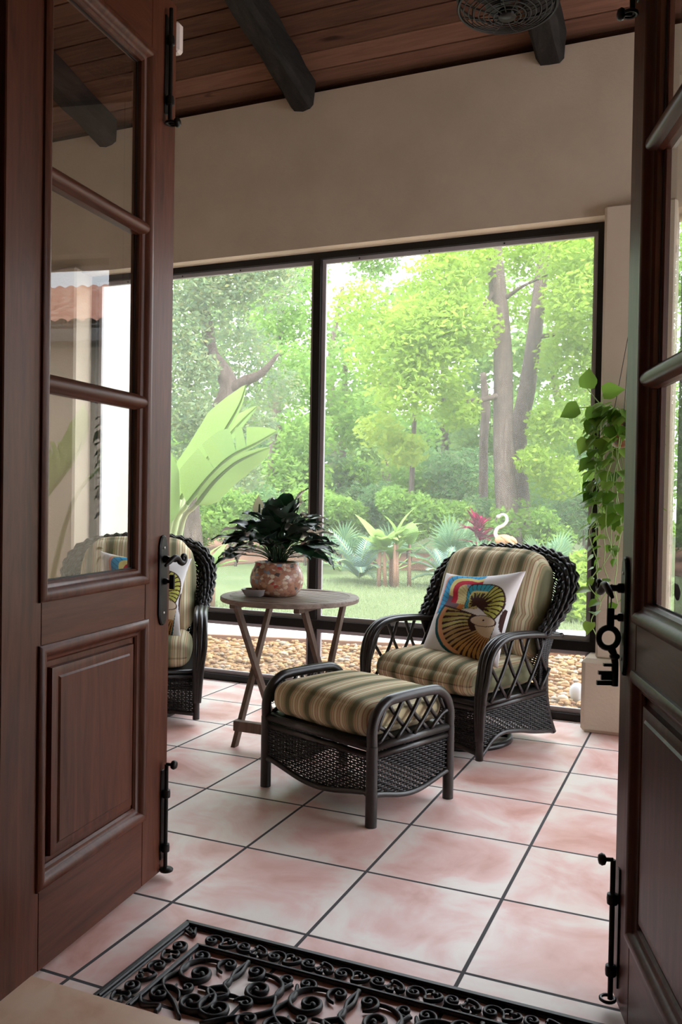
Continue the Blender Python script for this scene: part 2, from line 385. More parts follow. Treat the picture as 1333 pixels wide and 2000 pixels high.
# thin clear glass: passes light, mirrors at a slant
m=bpy.data.materials.new('door_glass'); m.use_nodes=True; t=NT(m); t.t.nodes.remove(t.b)
tr=t.n('ShaderNodeBsdfTransparent'); tr.inputs[0].default_value=(.90,.92,.91,1); gl=t.n('ShaderNodeBsdfGlossy'); gl.inputs['Roughness'].default_value=0.0
fr=t.n('ShaderNodeLayerWeight'); fr.inputs[0].default_value=.5; f5=t.math('ADD',t.math('MULTIPLY',t.math('POWER',fr.outputs['Facing'],5.),.92),.08)
mx=t.n('ShaderNodeMixShader'); t.l(f5,mx.inputs[0]); t.l(tr.outputs[0],mx.inputs[1]); t.l(gl.outputs[0],mx.inputs[2]); t.l(mx.outputs[0],t.out.inputs['Surface']); M['glass']=m
# insect screen: fine mesh, mostly open, the threads catch the daylight
m=bpy.data.materials.new('insect_screen_mesh'); m.use_nodes=True; t=NT(m); t.t.nodes.remove(t.b)
tr=t.n('ShaderNodeBsdfTransparent'); tl=t.n('ShaderNodeBsdfTranslucent'); tl.inputs[0].default_value=(.80,.84,.82,1)
df=t.n('ShaderNodeBsdfDiffuse'); df.inputs[0].default_value=(.55,.57,.56,1)
m1=t.n('ShaderNodeMixShader'); m1.inputs[0].default_value=.35; t.l(tl.outputs[0],m1.inputs[1]); t.l(df.outputs[0],m1.inputs[2])
m2=t.n('ShaderNodeMixShader'); m2.inputs[0].default_value=.105; t.l(tr.outputs[0],m2.inputs[1]); t.l(m1.outputs[0],m2.inputs[2])
t.l(m2.outputs[0],t.out.inputs['Surface']); M['screen']=m
SCREEN_MIX=m2
# ------------------------------------------------------------------ the porch shell
def struct(o): return tag(o,kind='structure')
XL,XR=-3.2,4.7; YW=2.62
def zc(y): return 3.77+.28*(YW-y)
mb=MB(); mb.box(XL,XR,-.52,2.86,-.06,0); struct(mb.build('floor',M['tile']))
mb=MB(); mb.bbox(-2.6,4.2,-4.4,-.505,-.04,.02,.004); struct(mb.build('floor_indoor',M['sill_tile']))
# header wall over the screens
mb=MB(); mb.box(XL,XR,YW,2.88,2.755,zc(2.88)); struct(mb.build('wall_back',M['stucco']))
for k,(x0,x1,bx0,bx1) in enumerate(((.91,1.27,.845,1.33),(-3.2,-2.6,-3.2,-2.54),(4.25,4.7,4.19,4.7))):
    mb=MB(); mb.bbox(x0,x1,2.56,2.86,.39,2.79,.014); mb.bbox(bx0,bx1,2.52,2.86,0,.395,.022)
    struct(mb.build('trim_%d'%(k+1),M['stucco']))
mb=MB(); mb.hexa([(XL-.2,-.66,-.06),(XL,-.66,-.06),(XL,2.88,-.06),(XL-.2,2.88,-.06),(XL-.2,-.66,zc(-.66)),(XL,-.66,zc(-.66)),(XL,2.88,zc(2.88)),(XL-.2,2.88,zc(2.88))]); struct(mb.build('wall_left',M['stucco']))
mb=MB(); mb.hexa([(XR,-.66,2.755),(XR+.22,-.66,2.755),(XR+.22,2.88,2.755),(XR,2.88,2.755),(XR,-.66,zc(-.66)),(XR+.22,-.66,zc(-.66)),(XR+.22,2.88,zc(2.88)),(XR,2.88,zc(2.88))])
mb.box(XR,XR+.22,-.66,-.1,-.06,2.755); mb.box(XR,XR+.22,2.5,2.88,-.06,2.755); struct(mb.build('wall_right',M['stucco']))
mb=MB(); a,b=-.12,1.62
mb.box(XL-.2,a,-.84,-.66,-.06,zc(-.66)); mb.box(b,XR+.22,-.84,-.66,-.06,zc(-.66)); mb.box(a,b,-.84,-.66,2.82,zc(-.66)); struct(mb.build('wall_front',M['stucco']))
mb=MB(); mb.bbox(a,a+.03,-.84,-.66,.02,2.82); mb.bbox(b-.03,b,-.84,-.66,.02,2.82); mb.bbox(a,b,-.84,-.66,2.79,2.82); struct(mb.build('trim_4',M['mahogany']))
# indoor room behind the camera
mb=MB(); mb.box(-2.6,-2.5,-4.4,-.84,.02,3.0); struct(mb.build('wall_indoor_left',M['interior_paint']))
mb=MB(); mb.box(4.1,4.2,-4.4,-.84,.02,3.0); struct(mb.build('wall_indoor_right',M['interior_paint']))
mb=MB(); mb.box(-2.6,4.2,-4.5,-4.4,-.04,3.0); struct(mb.build('wall_indoor_back',M['interior_paint']))
mb=MB(); mb.box(-2.6,4.2,-4.5,-.84,3.0,3.1); struct(mb.build('ceiling_indoor',M['interior_paint']))
# board ceiling, sloping down to the garden
mb=MB(); ct=math.cos(math.atan(.28)); y=3.35; w=.14*ct
while y>-.95:
    y1=y-w+.010
    def sl(x0,x1,ya,yb,d0,d1): mb.hexa([(x0,ya,zc(ya)+d0),(x1,ya,zc(ya)+d0),(x1,yb,zc(yb)+d0),(x0,yb,zc(yb)+d0),(x0,ya,zc(ya)+d1),(x1,ya,zc(ya)+d1),(x1,yb,zc(yb)+d1),(x0,yb,zc(yb)+d1)])
    sl(XL-.2,XR+.3,y1,y,0,.02); y-=w
sl(XL-.2,XR+.3,-.95,3.35,.02,.12)
struct(mb.build('ceiling',M['cedar']))

# rough hewn beams
BEAM_LABEL={-2.47:'charred rough-hewn beam seen through the glass of the left door',-.98:'charred rough-hewn beam crossing the board ceiling left of the fan',.52:'short dark beam end just behind the caged ceiling fan',2.02:'charred rough-hewn beam over the right side of the porch'}
for x0,lab in BEAM_LABEL.items():
    g=[];x1=x0+.16; n=26; r=random.Random(int(x0*100))
    for i in range(n+1):
        y=-.64+(2.618+.64)*i/n; j=lambda s=.006: r.uniform(-s,s)
        z1=zc(y)-.003; z0=z1-.17
        pts=[(x0+j(),z1),(x0+j(),z0+.045+j(.01)),(x0+.022+j(),z0+.008+j(.008)),(x0+.075+j(),z0+j(.007)+(.007 if x0>0 else 0)),(x1-.035+j(),z0+.003+j(.006)),(x1-.006+j(),z0+.034+j(.01)),(x1+j(),z0+.09+j(.008)),(x1+j(),z1)]
        g.append([(px,y,pz) for px,pz in pts])
    mb=MB(); nn=8
    vs=[p for row in g for p in row]; fs=[]
    for i in range(n):
        for k in range(nn):
            l=(k+1)%nn; fs.append((i*nn+k,i*nn+l,(i+1)*nn+l,(i+1)*nn+k))
    fs+= [tuple(range(nn)),tuple(n*nn+k for k in range(nn))]
    mb.add(vs,fs); o=mb.build('ceiling_beam',M['beam'],smooth=True,angle=28)
    tag(o,lab,'beam','charred ceiling beams')

# ------------------------------------------------------------------ screened openings
def screened(name, P, L, mulls, zs=(0,.40,2.755), rail=.05):
    """P maps (s along, d outwards, z) to the world; L = length"""
    root=struct(empty(name,P(0,0,0)))
    def pb(mb,s0,s1,d0,d1,z0,z1):
        mb.hexa([P(s0,d0,z0),P(s1,d0,z0),P(s1,d1,z0),P(s0,d1,z0),P(s0,d0,z1),P(s1,d0,z1),P(s1,d1,z1),P(s0,d1,z1)])
    off=np.array(P(0,0,0))
    fb=MB(); pb(fb,0,L,0,.05,0,.04); pb(fb,0,L,0,.05,2.715,2.755); pb(fb,0,.04,0,.05,.04,2.715); pb(fb,L-.04,L,0,.05,.04,2.715)
    xs=[0]+mulls+[L]
    o=fb.build('frame',M['bronze'],root)
    def rel(o):
        me=o.data
        for v in me.vertices: v.co=[v.co[i]-off[i] for i in range(3)]
    rel(o)
    mr=MB(); pb(mr,.04,L-.04,0,.05,.395,.45); rel(mr.build('middle_rail',M['bronze'],root))
    for mx in mulls:
        m1=MB(); pb(m1,mx-.024,mx+.024,0,.05,.04,.394); pb(m1,mx-.024,mx+.024,0,.05,.451,2.715); rel(m1.build('mullion',M['bronze'],root))
    for i in range(len(xs)-1):
        s0=xs[i]+(.04 if i==0 else .024); s1=xs[i+1]-(.04 if i==len(xs)-2 else .024)
        for (z0,z1) in ((.04,.395),(.45,2.715)):
            sm=MB(); b=.026
            pb(sm,s0,s1,.03,.05,z0,z0+b); pb(sm,s0,s1,.03,.05,z1-b,z1); pb(sm,s0,s0+b,.03,.05,z0+b,z1-b); pb(sm,s1-b,s1,.03,.05,z0+b,z1-b)
            so=sm.build('screen_frame',M['spline'],root); rel(so)
            pm=MB(); pm.add([P(s0,.042,z0),P(s1,.042,z0),P(s1,.042,z1),P(s0,.042,z1)],[(0,1,2,3)]); po=pm.build('screen_mesh',M['screen'],so); rel(po)
            if z1>2:
                q=MB(); s=s0+.25
                while s<s1-.1: q.ball(P(s,.029,z1-.013),.005,5); s+=.45
                rel(q.build('screws',M['iron'],so))
    return root
screened('window_1',lambda s,d,z:(-2.6+s,2.73+d,z),3.50,[1.76])
screened('window_2',lambda s,d,z:(1.29+s,2.73+d,z),2.96,[1.48])
screened('window_3',lambda s,d,z:(4.75+d,2.50-s,z),2.60,[1.3])

# ------------------------------------------------------------------ the pair of doors
DW,DT=.80,.045
def double_door(name, origin, d, left):
    root=struct(empty(name,(origin[0],origin[1],0),math.atan2(d[1],d[0])))
    zb,zt=.016,2.785; X0,X1=.15,.65; G0,G1=.965,2.56; P0,P1=.235,.83
    fb=MB(); fb.bbox(0,X0,0,DT,zb,zt,.003); fb.bbox(X1,DW,0,DT,zb,zt,.003); fb.cur=1
    e=.0006
    fb.bbox(X0+e,X1-e,e,DT-e,zb,P0,.001); fb.bbox(X0+e,X1-e,e,DT-e,P1,G0,.001); fb.bbox(X0+e,X1-e,e,DT-e,G1,zt,.001)
    fb.build('frame',[M['mahogany'],M['mahogany_rail']],root)
    bol=[(-.014,.001),(-.013,-.006),(-.006,-.011),(.004,-.012),(.012,-.008),(.018,.002),(.024,.007),(.030,.008),(.036,.014),(.036,.026)]
    mb=MB(); mb.frame(X0,X1,G0,G1,bol); mb.frame(X0,X1,G0,G1,[(.001,.030),(.034,.030),(.036,.034),(.030,.046),(.001,.050)]); mb.build('glazing_moulding',M['mahogany'],root,True,angle=35)
    g=MB(); g.add([(X0+.002,.027,G0+.002),(X1-.002,.027,G0+.002),(X1-.002,.027,G1-.002),(X0+.002,.027,G1-.002)],[(0,1,2,3)]); g.build('glass',M['glass'],root)
    gk=MB(); gk.frame(X0+.034,X1-.034,G0+.034,G1-.034,[(-.001,.0262),(.006,.0262),(.006,.0268)]); gk.build('glass_seal',M['gasket'],root)
    for z in (1.505,2.03):
        mu=MB(); pr=[(.0262,-.024),(.012,-.023),(.006,-.018),(.0,-.016),(-.006,-.009),(-.008,0),(-.006,.009),(.0,.016),(.006,.018),(.012,.023),(.0262,.024)]
        vs=[];fs=[];n=len(pr)
        for x in (X0+.012,X1-.012): vs+=[(x,y,z+h) for y,h in pr]
        for i in range(n): fs.append((i,(i+1)%n,n+(i+1)%n,n+i))
        fs.append(tuple(range(n)));fs.append(tuple(range(2*n-1,n-1,-1)))
        mu.add(vs,fs); mu.box(X0+.03,X1-.03,.0282,.044,z-.02,z+.02); mu.build('muntin',M['mahogany_rail'],root,True,angle=35)
    mb=MB(); mb.frame(X0,X1,P0,P1,bol[:-1]+[(.036,.018)]); mb.build('panel_moulding',M['mahogany'],root,True,angle=35)
    pn=MB(); pn.frame(X0,X1,P0,P1,[(.0,.019),(.052,.019),(.054,.006),(.060,.004),(.078,.0045),(.082,.001),(.083,.000)])
    pn.add([(X0+.083,0,P0+.083),(X1-.083,0,P0+.083),(X1-.083,0,P1-.083),(X0+.083,0,P1-.083)],[(0,1,2,3)])
    pn.box(X0,X1,.022,.040,P0,P1); pn.build('raised_panel',M['mahogany'],root,True,angle=30)
    # iron furniture beside the free edge
    s=1 if left else -1; xc=.75 if left else .052
    def hx(x): return xc+s*x
    pl=MB(); w,zA,zB=.025,.812,1.098
    out=[(-w,zA+.035),(-w*.72,zA+.012),(-w*.45,zA+.003),(0,zA),(w*.45,zA+.003),(w*.72,zA+.012),(w,zA+.035),(w,zB-.035),(w*.72,zB-.012),(w*.45,zB-.003),(0,zB),(-w*.45,zB-.003),(-w*.72,zB-.012),(-w,zB-.035)]
    n=len(out); cz=(zA+zB)/2
    vs=[(xc+x,-.0005,z) for x,z in out]+[(xc+x,-.006,z) for x,z in out]+[(xc+x*.8,-.009,cz+(z-cz)*.975) for x,z in out]
    fs=[(i,(i+1)%n,n+(i+1)%n,n+i) for i in range(n)]+[(n+i,n+(i+1)%n,2*n+(i+1)%n,2*n+i) for i in range(n)]+[tuple(range(2*n,3*n))]
    pl.add(vs,fs); plate=pl.build('handle_plate',M['iron'],root)
    for z in (zA+.04,zB-.04):
        sc=MB(); sc.lathe([(.004,-.0088),(.004,-.0105),(.002,-.0115)],(xc,0,z),10,'y'); tag(sc.build('screw',M['steel'],plate),'bright screw head')
    lv=MB(); zl=1.022
    lv.lathe([(.012,-.008),(.012,-.02),(.008,-.024),(.008,-.05)],(xc,0,zl),14,'y')
    pth=smoothpath([(hx(-.062),-.046,zl-.016),(hx(-.042),-.050,zl-.004),(hx(-.018),-.053,zl+.008),(hx(.002),-.054,zl+.006),(hx(.018),-.055,zl-.008),(hx(.034),-.056,zl-.012),(hx(.046),-.057,zl-.002),(hx(.042),-.057,zl+.011),(hx(.030),-.057,zl+.010),(hx(.029),-.057,zl+.001)],6)
    rr=np.interp(np.linspace(0,1,len(pth)),[0,.1,.5,.85,1],[.004,.008,.0095,.007,.005]); lv.tube(pth,rr,8); lv.ball((hx(.030),-.057,zl+.002),.007,7)
    lv.build('lever_handle',M['iron'],root,True)
    th=MB(); th.lathe([(.011,-.008),(.010,-.018),(.006,-.022),(.006,-.03)],(xc,0,.952),12,'y'); th.bbox(xc-.005,xc+.005,-.045,-.028,.928,.974,.002)
    th.build('thumb_turn',M['iron'],root,True,angle=40)
    def bolt(z0,z1,foot,nm,xb):
        b=MB(); y=-.016; b.bbox(xb-.010,xb+.010,-.004,.0,z0+.03,z1-.02,.0015)
        b.tube([(xb,y,z0),(xb,y,z1)],.0065,10)
        for z in (z0+.07,z0+(z1-z0)*.72):
            b.lathe([(.008,z-.014),(.0125,z-.012),(.0135,z),(.0125,z+.012),(.008,z+.014)],(xb,y,0),14); b.box(xb-.006,xb+.006,y,0,z-.01,z+.01)
        if foot=='disc': b.lathe([(.004,z0-.004),(.021,z0-.004),(.022,z0+.001),(.018,z0+.005),(.006,z0+.008)],(xb,y-.004,0),18)
        else:
            b.tube([(xb+.017*math.cos(t),y-.017*math.sin(t)-.006,z0) for t in np.linspace(0,2*PI,17)[:-1]],.0042,7,True)
        kz=z1 if z1<1 else z0
        kb=MB(); kb.lathe([(.005,y),(.005,y-.016),(.013,y-.020),(.015,y-.027),(.011,y-.034),(.003,y-.036)],(xb,0,kz),14,'y')
        bo=b.build(nm,M['iron'],root,True,angle=40); kb.build('bolt_knob',M['iron'],bo,True)
    bolt(.026,.365,'disc' if left else 'ring','floor_bolt',.768 if left else .045)
    bolt(2.385,2.74,'disc' if False else 'ring','head_bolt',.735 if left else .045)
    if left:
        q=MB(); q.bbox(.8005,.838,-.006,.034,2.645,2.742,.008); tag(q.build('contact_sensor',M['plastic'],root),'small ivory plastic door sensor on the door edge')
    else:
        q=MB(); q.bbox(-.048,.022,DT,DT+.016,.03,zt,.006); q.build('astragal',M['mahogany'],root)
    return root
HL=V(-.0555,-.634); dl=nrm(V(-.1015,.995)); 
door_left=double_door('door_1',HL,dl,True)
HR=V(1.268,.042); dr=nrm(V(.31,-.951))
door_right=double_door('door_2',HR,dr,False)
tag(door_left,'open mahogany door with three glass lites and a raised panel, on the left','door')
tag(door_right,'open mahogany door cut off by the right edge of the photo, big key on its handle','door')

# big iron key on a cord from the right door's lever
nr=V(-dr[1],dr[0])   # local +y of the right door
kp=HR+dr*.052-nr*.037; kx,ky=kp
key=empty('iron_key',(kx,ky,.787)); key.scale=(.86,.86,.90); tag(key,'big black iron key hanging by a cord from the right door handle','key')
kb=MB(); ex=nrm(V(1,.42)); 
def kq(u,z,t=0): return (ex[0]*u-ex[1]*t,ex[1]*u+ex[0]*t,z)
ring=[kq(-.004+.027*math.cos(t),.128+.027*math.sin(t)) for t in np.linspace(0,2*PI,25)[:-1]]
kb.tube(ring,.0085,9,True); kb.build('bow',M['iron'],key,True)
kb=MB(); kb.tube([kq(.004,.10),kq(.012,.085),kq(.016,.06),kq(.016,.0)],[.012,.0095,.0095,.0095],10); kb.lathe([(.010,.072),(.014,.076),(.014,.082),(.010,.086)],kq(.014,0),14); kb.build('shank',M['iron'],key,True)
kb=MB()
for (u0,u1,z0,z1) in ((-.030,.012,.030,.040),(-.022,.012,.016,.030),(-.034,.012,.002,.014),(-.016,.012,.052,.060)):
    kb.hexa([kq(u0,z0,-.005),kq(u1,z0,-.005),kq(u1,z0,.005),kq(u0,z0,.005),kq(u0,z1,-.005),kq(u1,z1,-.005),kq(u1,z1,.005),kq(u0,z1,.005)])
kb.build('bit',M['iron'],key)
kb=MB(); kb.tube(smoothpath([kq(-.004,.150,.0),kq(-.007,.20,.001),kq(-.006,.257,.0),kq(0,.269,-.004),kq(.004,.262,.004),kq(.002,.20,.006),kq(-.002,.152,.006)],5),.0018,6); kb.build('cord',M['iron'],key,True)
# ------------------------------------------------------------------ woven wicker and cushions
def woven(mb, S, ulen, vlen, us, vs_, r, amp, keep=None, stakes=True, rs=None, per=2, flip=0):
    """weavers along u going in and out of stakes; S(u,v) in metres -> (point, normal)"""
    nu=max(2,int(round(ulen/us))); nv=max(2,int(round(vlen/vs_)))
    for j in range(nv):
        v=(j+.5)*vlen/nv; run=[]
        def flush():
            if len(run)>=3: mb.tube(run,r,5,caps=True)
            run.clear()
        for i in range(nu*per+1):
            u=ulen*i/(nu*per)
            if keep and not keep(u,v): flush(); continue
            p,n=S(u,v); run.append(np.array(p)+np.array(n)*amp*math.sin(PI*(i/per+j+.5+flip)))
        flush()
    if stakes:
        for i in range(1,nu):
            u=ulen*i/nu; run=[]
            for k in range(13):
                v=vlen*k/12
                if keep and not keep(u,v): continue
                run.append(S(u,v)[0])
            if len(run)>2: mb.tube(run,rs or r*.8,4)
def flat_panel(o, ax, nrmv):
    o=np.array(o,float);ax=np.array(ax,float);nv=np.array(nrmv,float)
    return lambda u,v:(o+ax*u+V(0,0,v),nv)
def rounded_box(cx,cy,cz,sx,sy,sz,r,N=14,puff=(0,0,0),warp=None):
    """soft cushion: verts and quads of a rounded, slightly puffed box"""
    bm=bmesh.new(); bmesh.ops.create_cube(bm,size=2.0); bmesh.ops.subdivide_edges(bm,edges=bm.edges[:],cuts=N,use_grid_fill=True)
    mb=MB(); hx,hy,hz=sx/2,sy/2,sz/2
    bm.verts.index_update(); out=[]
    for v in bm.verts:
        q=np.array([max(-1,min(1,c)) for c in v.co]); h=np.array([hx,hy,hz])
        # more rows near the edges
        q=np.sign(q)*(1-(1-np.abs(q))**1.5)
        p=q*h; inner=np.sign(p)*np.minimum(np.abs(p),h-r); d=p-inner; L=np.linalg.norm(d)
        if L>1e-9: p=inner+d/L*r if L>=r*.999 or True and (np.abs(d)>1e-9).sum()>1 else p
        p=p+np.sign(q)*0
        for a in range(3):
            b,c=(a+1)%3,(a+2)%3
            if puff[a]: p[a]+=puff[a]*np.sign(q[a])*(abs(q[a])**3)*(1-q[b]**2)*(1-q[c]**2)
        if warp is not None: p=warp(p,q)
        out.append((p[0]+cx,p[1]+cy,p[2]+cz))
    mb.add(out,[[v.index for v in f.verts] for f in bm.faces]); bm.free(); return mb

# ------------------------------------------------------------------ swivel armchair (front faces -y, own origin on the floor)
def make_chair():
    root=empty('wicker_armchair')
    # swivel base
    b=MB(); b.tube([(.25*math.cos(t),-.02+.25*math.sin(t),.016) for t in np.linspace(0,2*PI,41)[:-1]],.016,9,True)
    for k in range(4):
        t=PI/4+k*PI/2; b.tube([(0,-.02,.02),(.25*math.cos(t),-.02+.25*math.sin(t),.018)],.012,7)
    b.lathe([(.05,.01),(.05,.05),(.03,.06),(.03,.20)],(0,-.02,0),20); b.build('swivel_base',M['pole'],root,True,angle=40)
    # frame poles
    f=MB()
    for s in (-1,1):
        f.tube([(s*.355,-.345,.03),(s*.355,-.35,.29)],.019,10)
        f.tube(smoothpath([(s*.345,.30,.045),(s*.345,.255,.13),(s*.345,.225,.22),(s*.345,.215,.30),(s*.35,.20,.56)],5),.016,9)
        for z in (.285,.262): f.tube([(s*.357,-.34,z),(s*.348,.215,z)],.0125,9)
        f.tube(smoothpath([(s*.357,-.335,.05),(s*.356,-.30,.075),(s*.355,-.24,.11),(s*.352,-.15,.125),(s*.35,-.02,.11),(s*.347,.12,.08),(s*.345,.30,.05)],6),.0125,8)
    for z in (.285,.262): f.tube([(-.345,-.348,z),(.345,-.348,z)],.0125,9); f.tube([(-.335,.215,z),(.335,.215,z)],.0125,9)
    f.tube(smoothpath([(-.345,-.348,.06),(-.2,-.348,.075),(0,-.348,.06),(.2,-.348,.075),(.345,-.348,.06)],6),.0125,8)
    f.tube(smoothpath([(-.345,.30,.05),(0,.30,.06),(.345,.30,.05)],6),.0125,8)
    f.build('seat_frame',M['pole'],root,True)
    dk=MB(); dk.box(-.335,.335,-.335,.21,.268,.284); dk.build('seat_deck',M['wicker'],root)
    # woven skirts
    def zlow(y): return float(np.interp(y,[-.34,-.30,-.24,-.15,-.02,.12,.30],[.05,.075,.11,.125,.11,.08,.05]))
    def ymax(z): return float(np.interp(z,[.045,.13,.22,.30],[.30,.255,.225,.215]))
    for s in (-1,1):
        w=MB(); woven(w,flat_panel((s*.352,-.34,.045),(0,1,0),(s,0,0)),.64,.215,.02,.0098,.0040,.0045,keep=lambda u,v:(v+.045>zlow(u-.34)) and (u-.34<ymax(v+.045)))
        w.build('side_skirt',M['wicker'],root,True)
    w=MB(); woven(w,flat_panel((-.34,-.346,.06),(1,0,0),(0,-1,0)),.68,.195,.02,.0098,.0048,.0045,rs=.005); w.build('front_skirt',M['wicker'],root,True)
    w=MB(); woven(w,lambda u,v:(V(-.335+u,ymax(v+.05),v+.05),V(0,1,0)),.67,.21,.03,.0098,.0040,.0045); w.build('rear_skirt',M['wicker'],root,True)
    # arms: three poles side by side, lattice underneath
    for s in (-1,1):
        a=MB()
        base=[(-.352,.12),(-.358,.30),(-.352,.42),(-.325,.51),(-.265,.565),(-.17,.588),(0,.583),(.16,.566),(.27,.552)]
        for k,dx in enumerate((-.024,0,.024)):
            pts=[(s*(.372+dx),y+abs(dx)*.2,z-abs(dx)*.25) for y,z in base]; 
            pts[0]=(s*(.358+dx*.4),-.352,.12); pts[1]=(s*(.364+dx*.7),-.358,.30)
            a.tube(smoothpath(pts,6),.0145,9)
        for z in (.30,.335): a.tube([(s*.338,-.356,z),(s*.394,-.356,z)],.0135,9)
        a.tube([(s*.335,.262,.552),(s*.41,.262,.552)],.013,9)
        ao=a.build('arm',M['pole'],root,True)
        l=MB(); top=lambda y: float(np.interp(y,[-.35,-.30,-.24,-.15,0,.16,.27],[.44,.53,.565,.575,.572,.555,.54]))
        ys=np.linspace(-.27,.15,4); step=ys[1]-ys[0]; x=s*.366
        for i in range(-1,5):
            y0=-.27+i*step-.02
            for dr_,off in ((1,0),(-1,step)):
                ya=y0+off; yb=ya+dr_*step*1.25
                pts=[]
                for k in range(9):
                    q=k/8; yy=ya+(yb-ya)*(q**1.0)+.018*math.sin(q*PI)*dr_; 
                    zz=.29+(top(min(max(yy,-.34),.26))-.29)*q
                    if -.345<yy<.215: pts.append((x+.004*dr_,yy,zz))
                if len(pts)>3: l.tube(pts,.0088,7)
        l.build('arm_lattice',M['pole'],ao,True)
    # barrel back: woven shell and thick plaited rim
    rim=[(-.385,.115,.56),(-.402,.19,.64),(-.412,.265,.74),(-.402,.33,.84),(-.350,.385,.925),(-.24,.425,.972),(-.11,.44,.99),(0,.442,.992)]
    rim=[(x*.985,y,.56+(z-.56)*.865) for x,y,z in rim]; rim=rim+[(-x,y,z) for x,y,z in rim[-2::-1]]
    R=np.array(smoothpath(rim,10)); seg=np.linalg.norm(np.diff(R,axis=0),axis=1); cum=np.r_[0,np.cumsum(seg)]; RL=cum[-1]
    def rc(u): return np.array([np.interp(u,cum,R[:,k]) for k in range(3)])
    def rad(u):
        q=u/RL; return .044*min(1,.5+2.8*min(q,1-q))
    def SR(u,v):
        c=rc(u); tn=nrm(rc(min(RL,u+.01))-rc(max(0,u-.01))); out=nrm(np.cross(tn,V(0,1,.25))); b=np.cross(tn,out)
        t=v/(2*PI*.036)*2*PI; n=math.cos(t)*out+math.sin(t)*b; return c+n*rad(u),n
    w=MB(); woven(w,SR,RL,2*PI*.036,.027,.0205,.0090,.0075,stakes=False)
    w.tube([rc(u) for u in np.linspace(0,RL,60)],[rad(u)*.84 for u in np.linspace(0,RL,60)],12)
    w.build('plaited_rim',M['wicker'],root,True)
    def SB(u,v):  # u around the barrel 0..1.1, v up 0..1
        q=u/1.1; k=q*(len(R)-1)*1.0; top=rc(q*RL); th=-1+2*q
        bot=V(.33*math.sin(th*PI/2),.17+.12*math.cos(th*PI/2)**.7 if abs(th)<1 else .17,.30)
        e=v/.68; p=bot*(1-e)+top*e; c=V(0,.05,.6); n=nrm(V(p[0]-c[0],p[1]-c[1],0)); return p,n
    w=MB(); woven(w,SB,1.1,.68,.028,.0125,.0046,.004,rs=.0042); w.build('back_shell',M['wicker'],root,True)
    # cushions
    def wseat(p,q):
        if q[2]<0: p[2]*=.9
        p[2]-=.02*max(0,-q[1])**6*(1 if q[2]>0 else 0); return p
    rounded_box(0,-.085,.368,.63,.56,.145,.062,14,(.012,.014,.030),wseat).build('seat_cushion',M['canvas'],root,True)
    lean=math.radians(17)
    def wback(p,q):
        x,y,z=p; tz=(z+.2775)/.555
        k=1+.03*math.sin(tz*PI)-.10*max(0,tz-.72)**1*2.2; x*=k
        if abs(q[0])>.55 and tz>.72: z-=.30*(abs(q[0])-.55)**1.8*(tz-.55)
        # tufted rows
        for zr in (-.06,):
            y+= -.030*math.exp(-((z-zr)/.022)**2)*(1 if q[1]<0 else -.2)*-1*(.45+.55*abs(q[0])**1.5)
        y*= (1+.12*math.cos(q[0]*1.5))
        c,s=math.cos(lean),math.sin(lean); return V(x,y*c+z*s,-y*s+z*c)
    rounded_box(0,.235,.690,.635,.175,.555,.075,18,(.01,.045,.012),wback).build('back_cushion',M['canvas'],root,True)
    return root
chair=make_chair(); chair.location=(.31,2.152,0); chair.rotation_euler=(0,0,math.radians(-22))
tag(chair,'dark wicker armchair on the right, beside the stucco column','armchair','wicker swivel armchairs')
chair_l=copy_tree(chair); chair_l.location=(-1.523,1.832,0); chair_l.rotation_euler=(0,0,math.radians(32))
tag(chair_l,'dark wicker armchair half hidden behind the left door','armchair','wicker swivel armchairs')

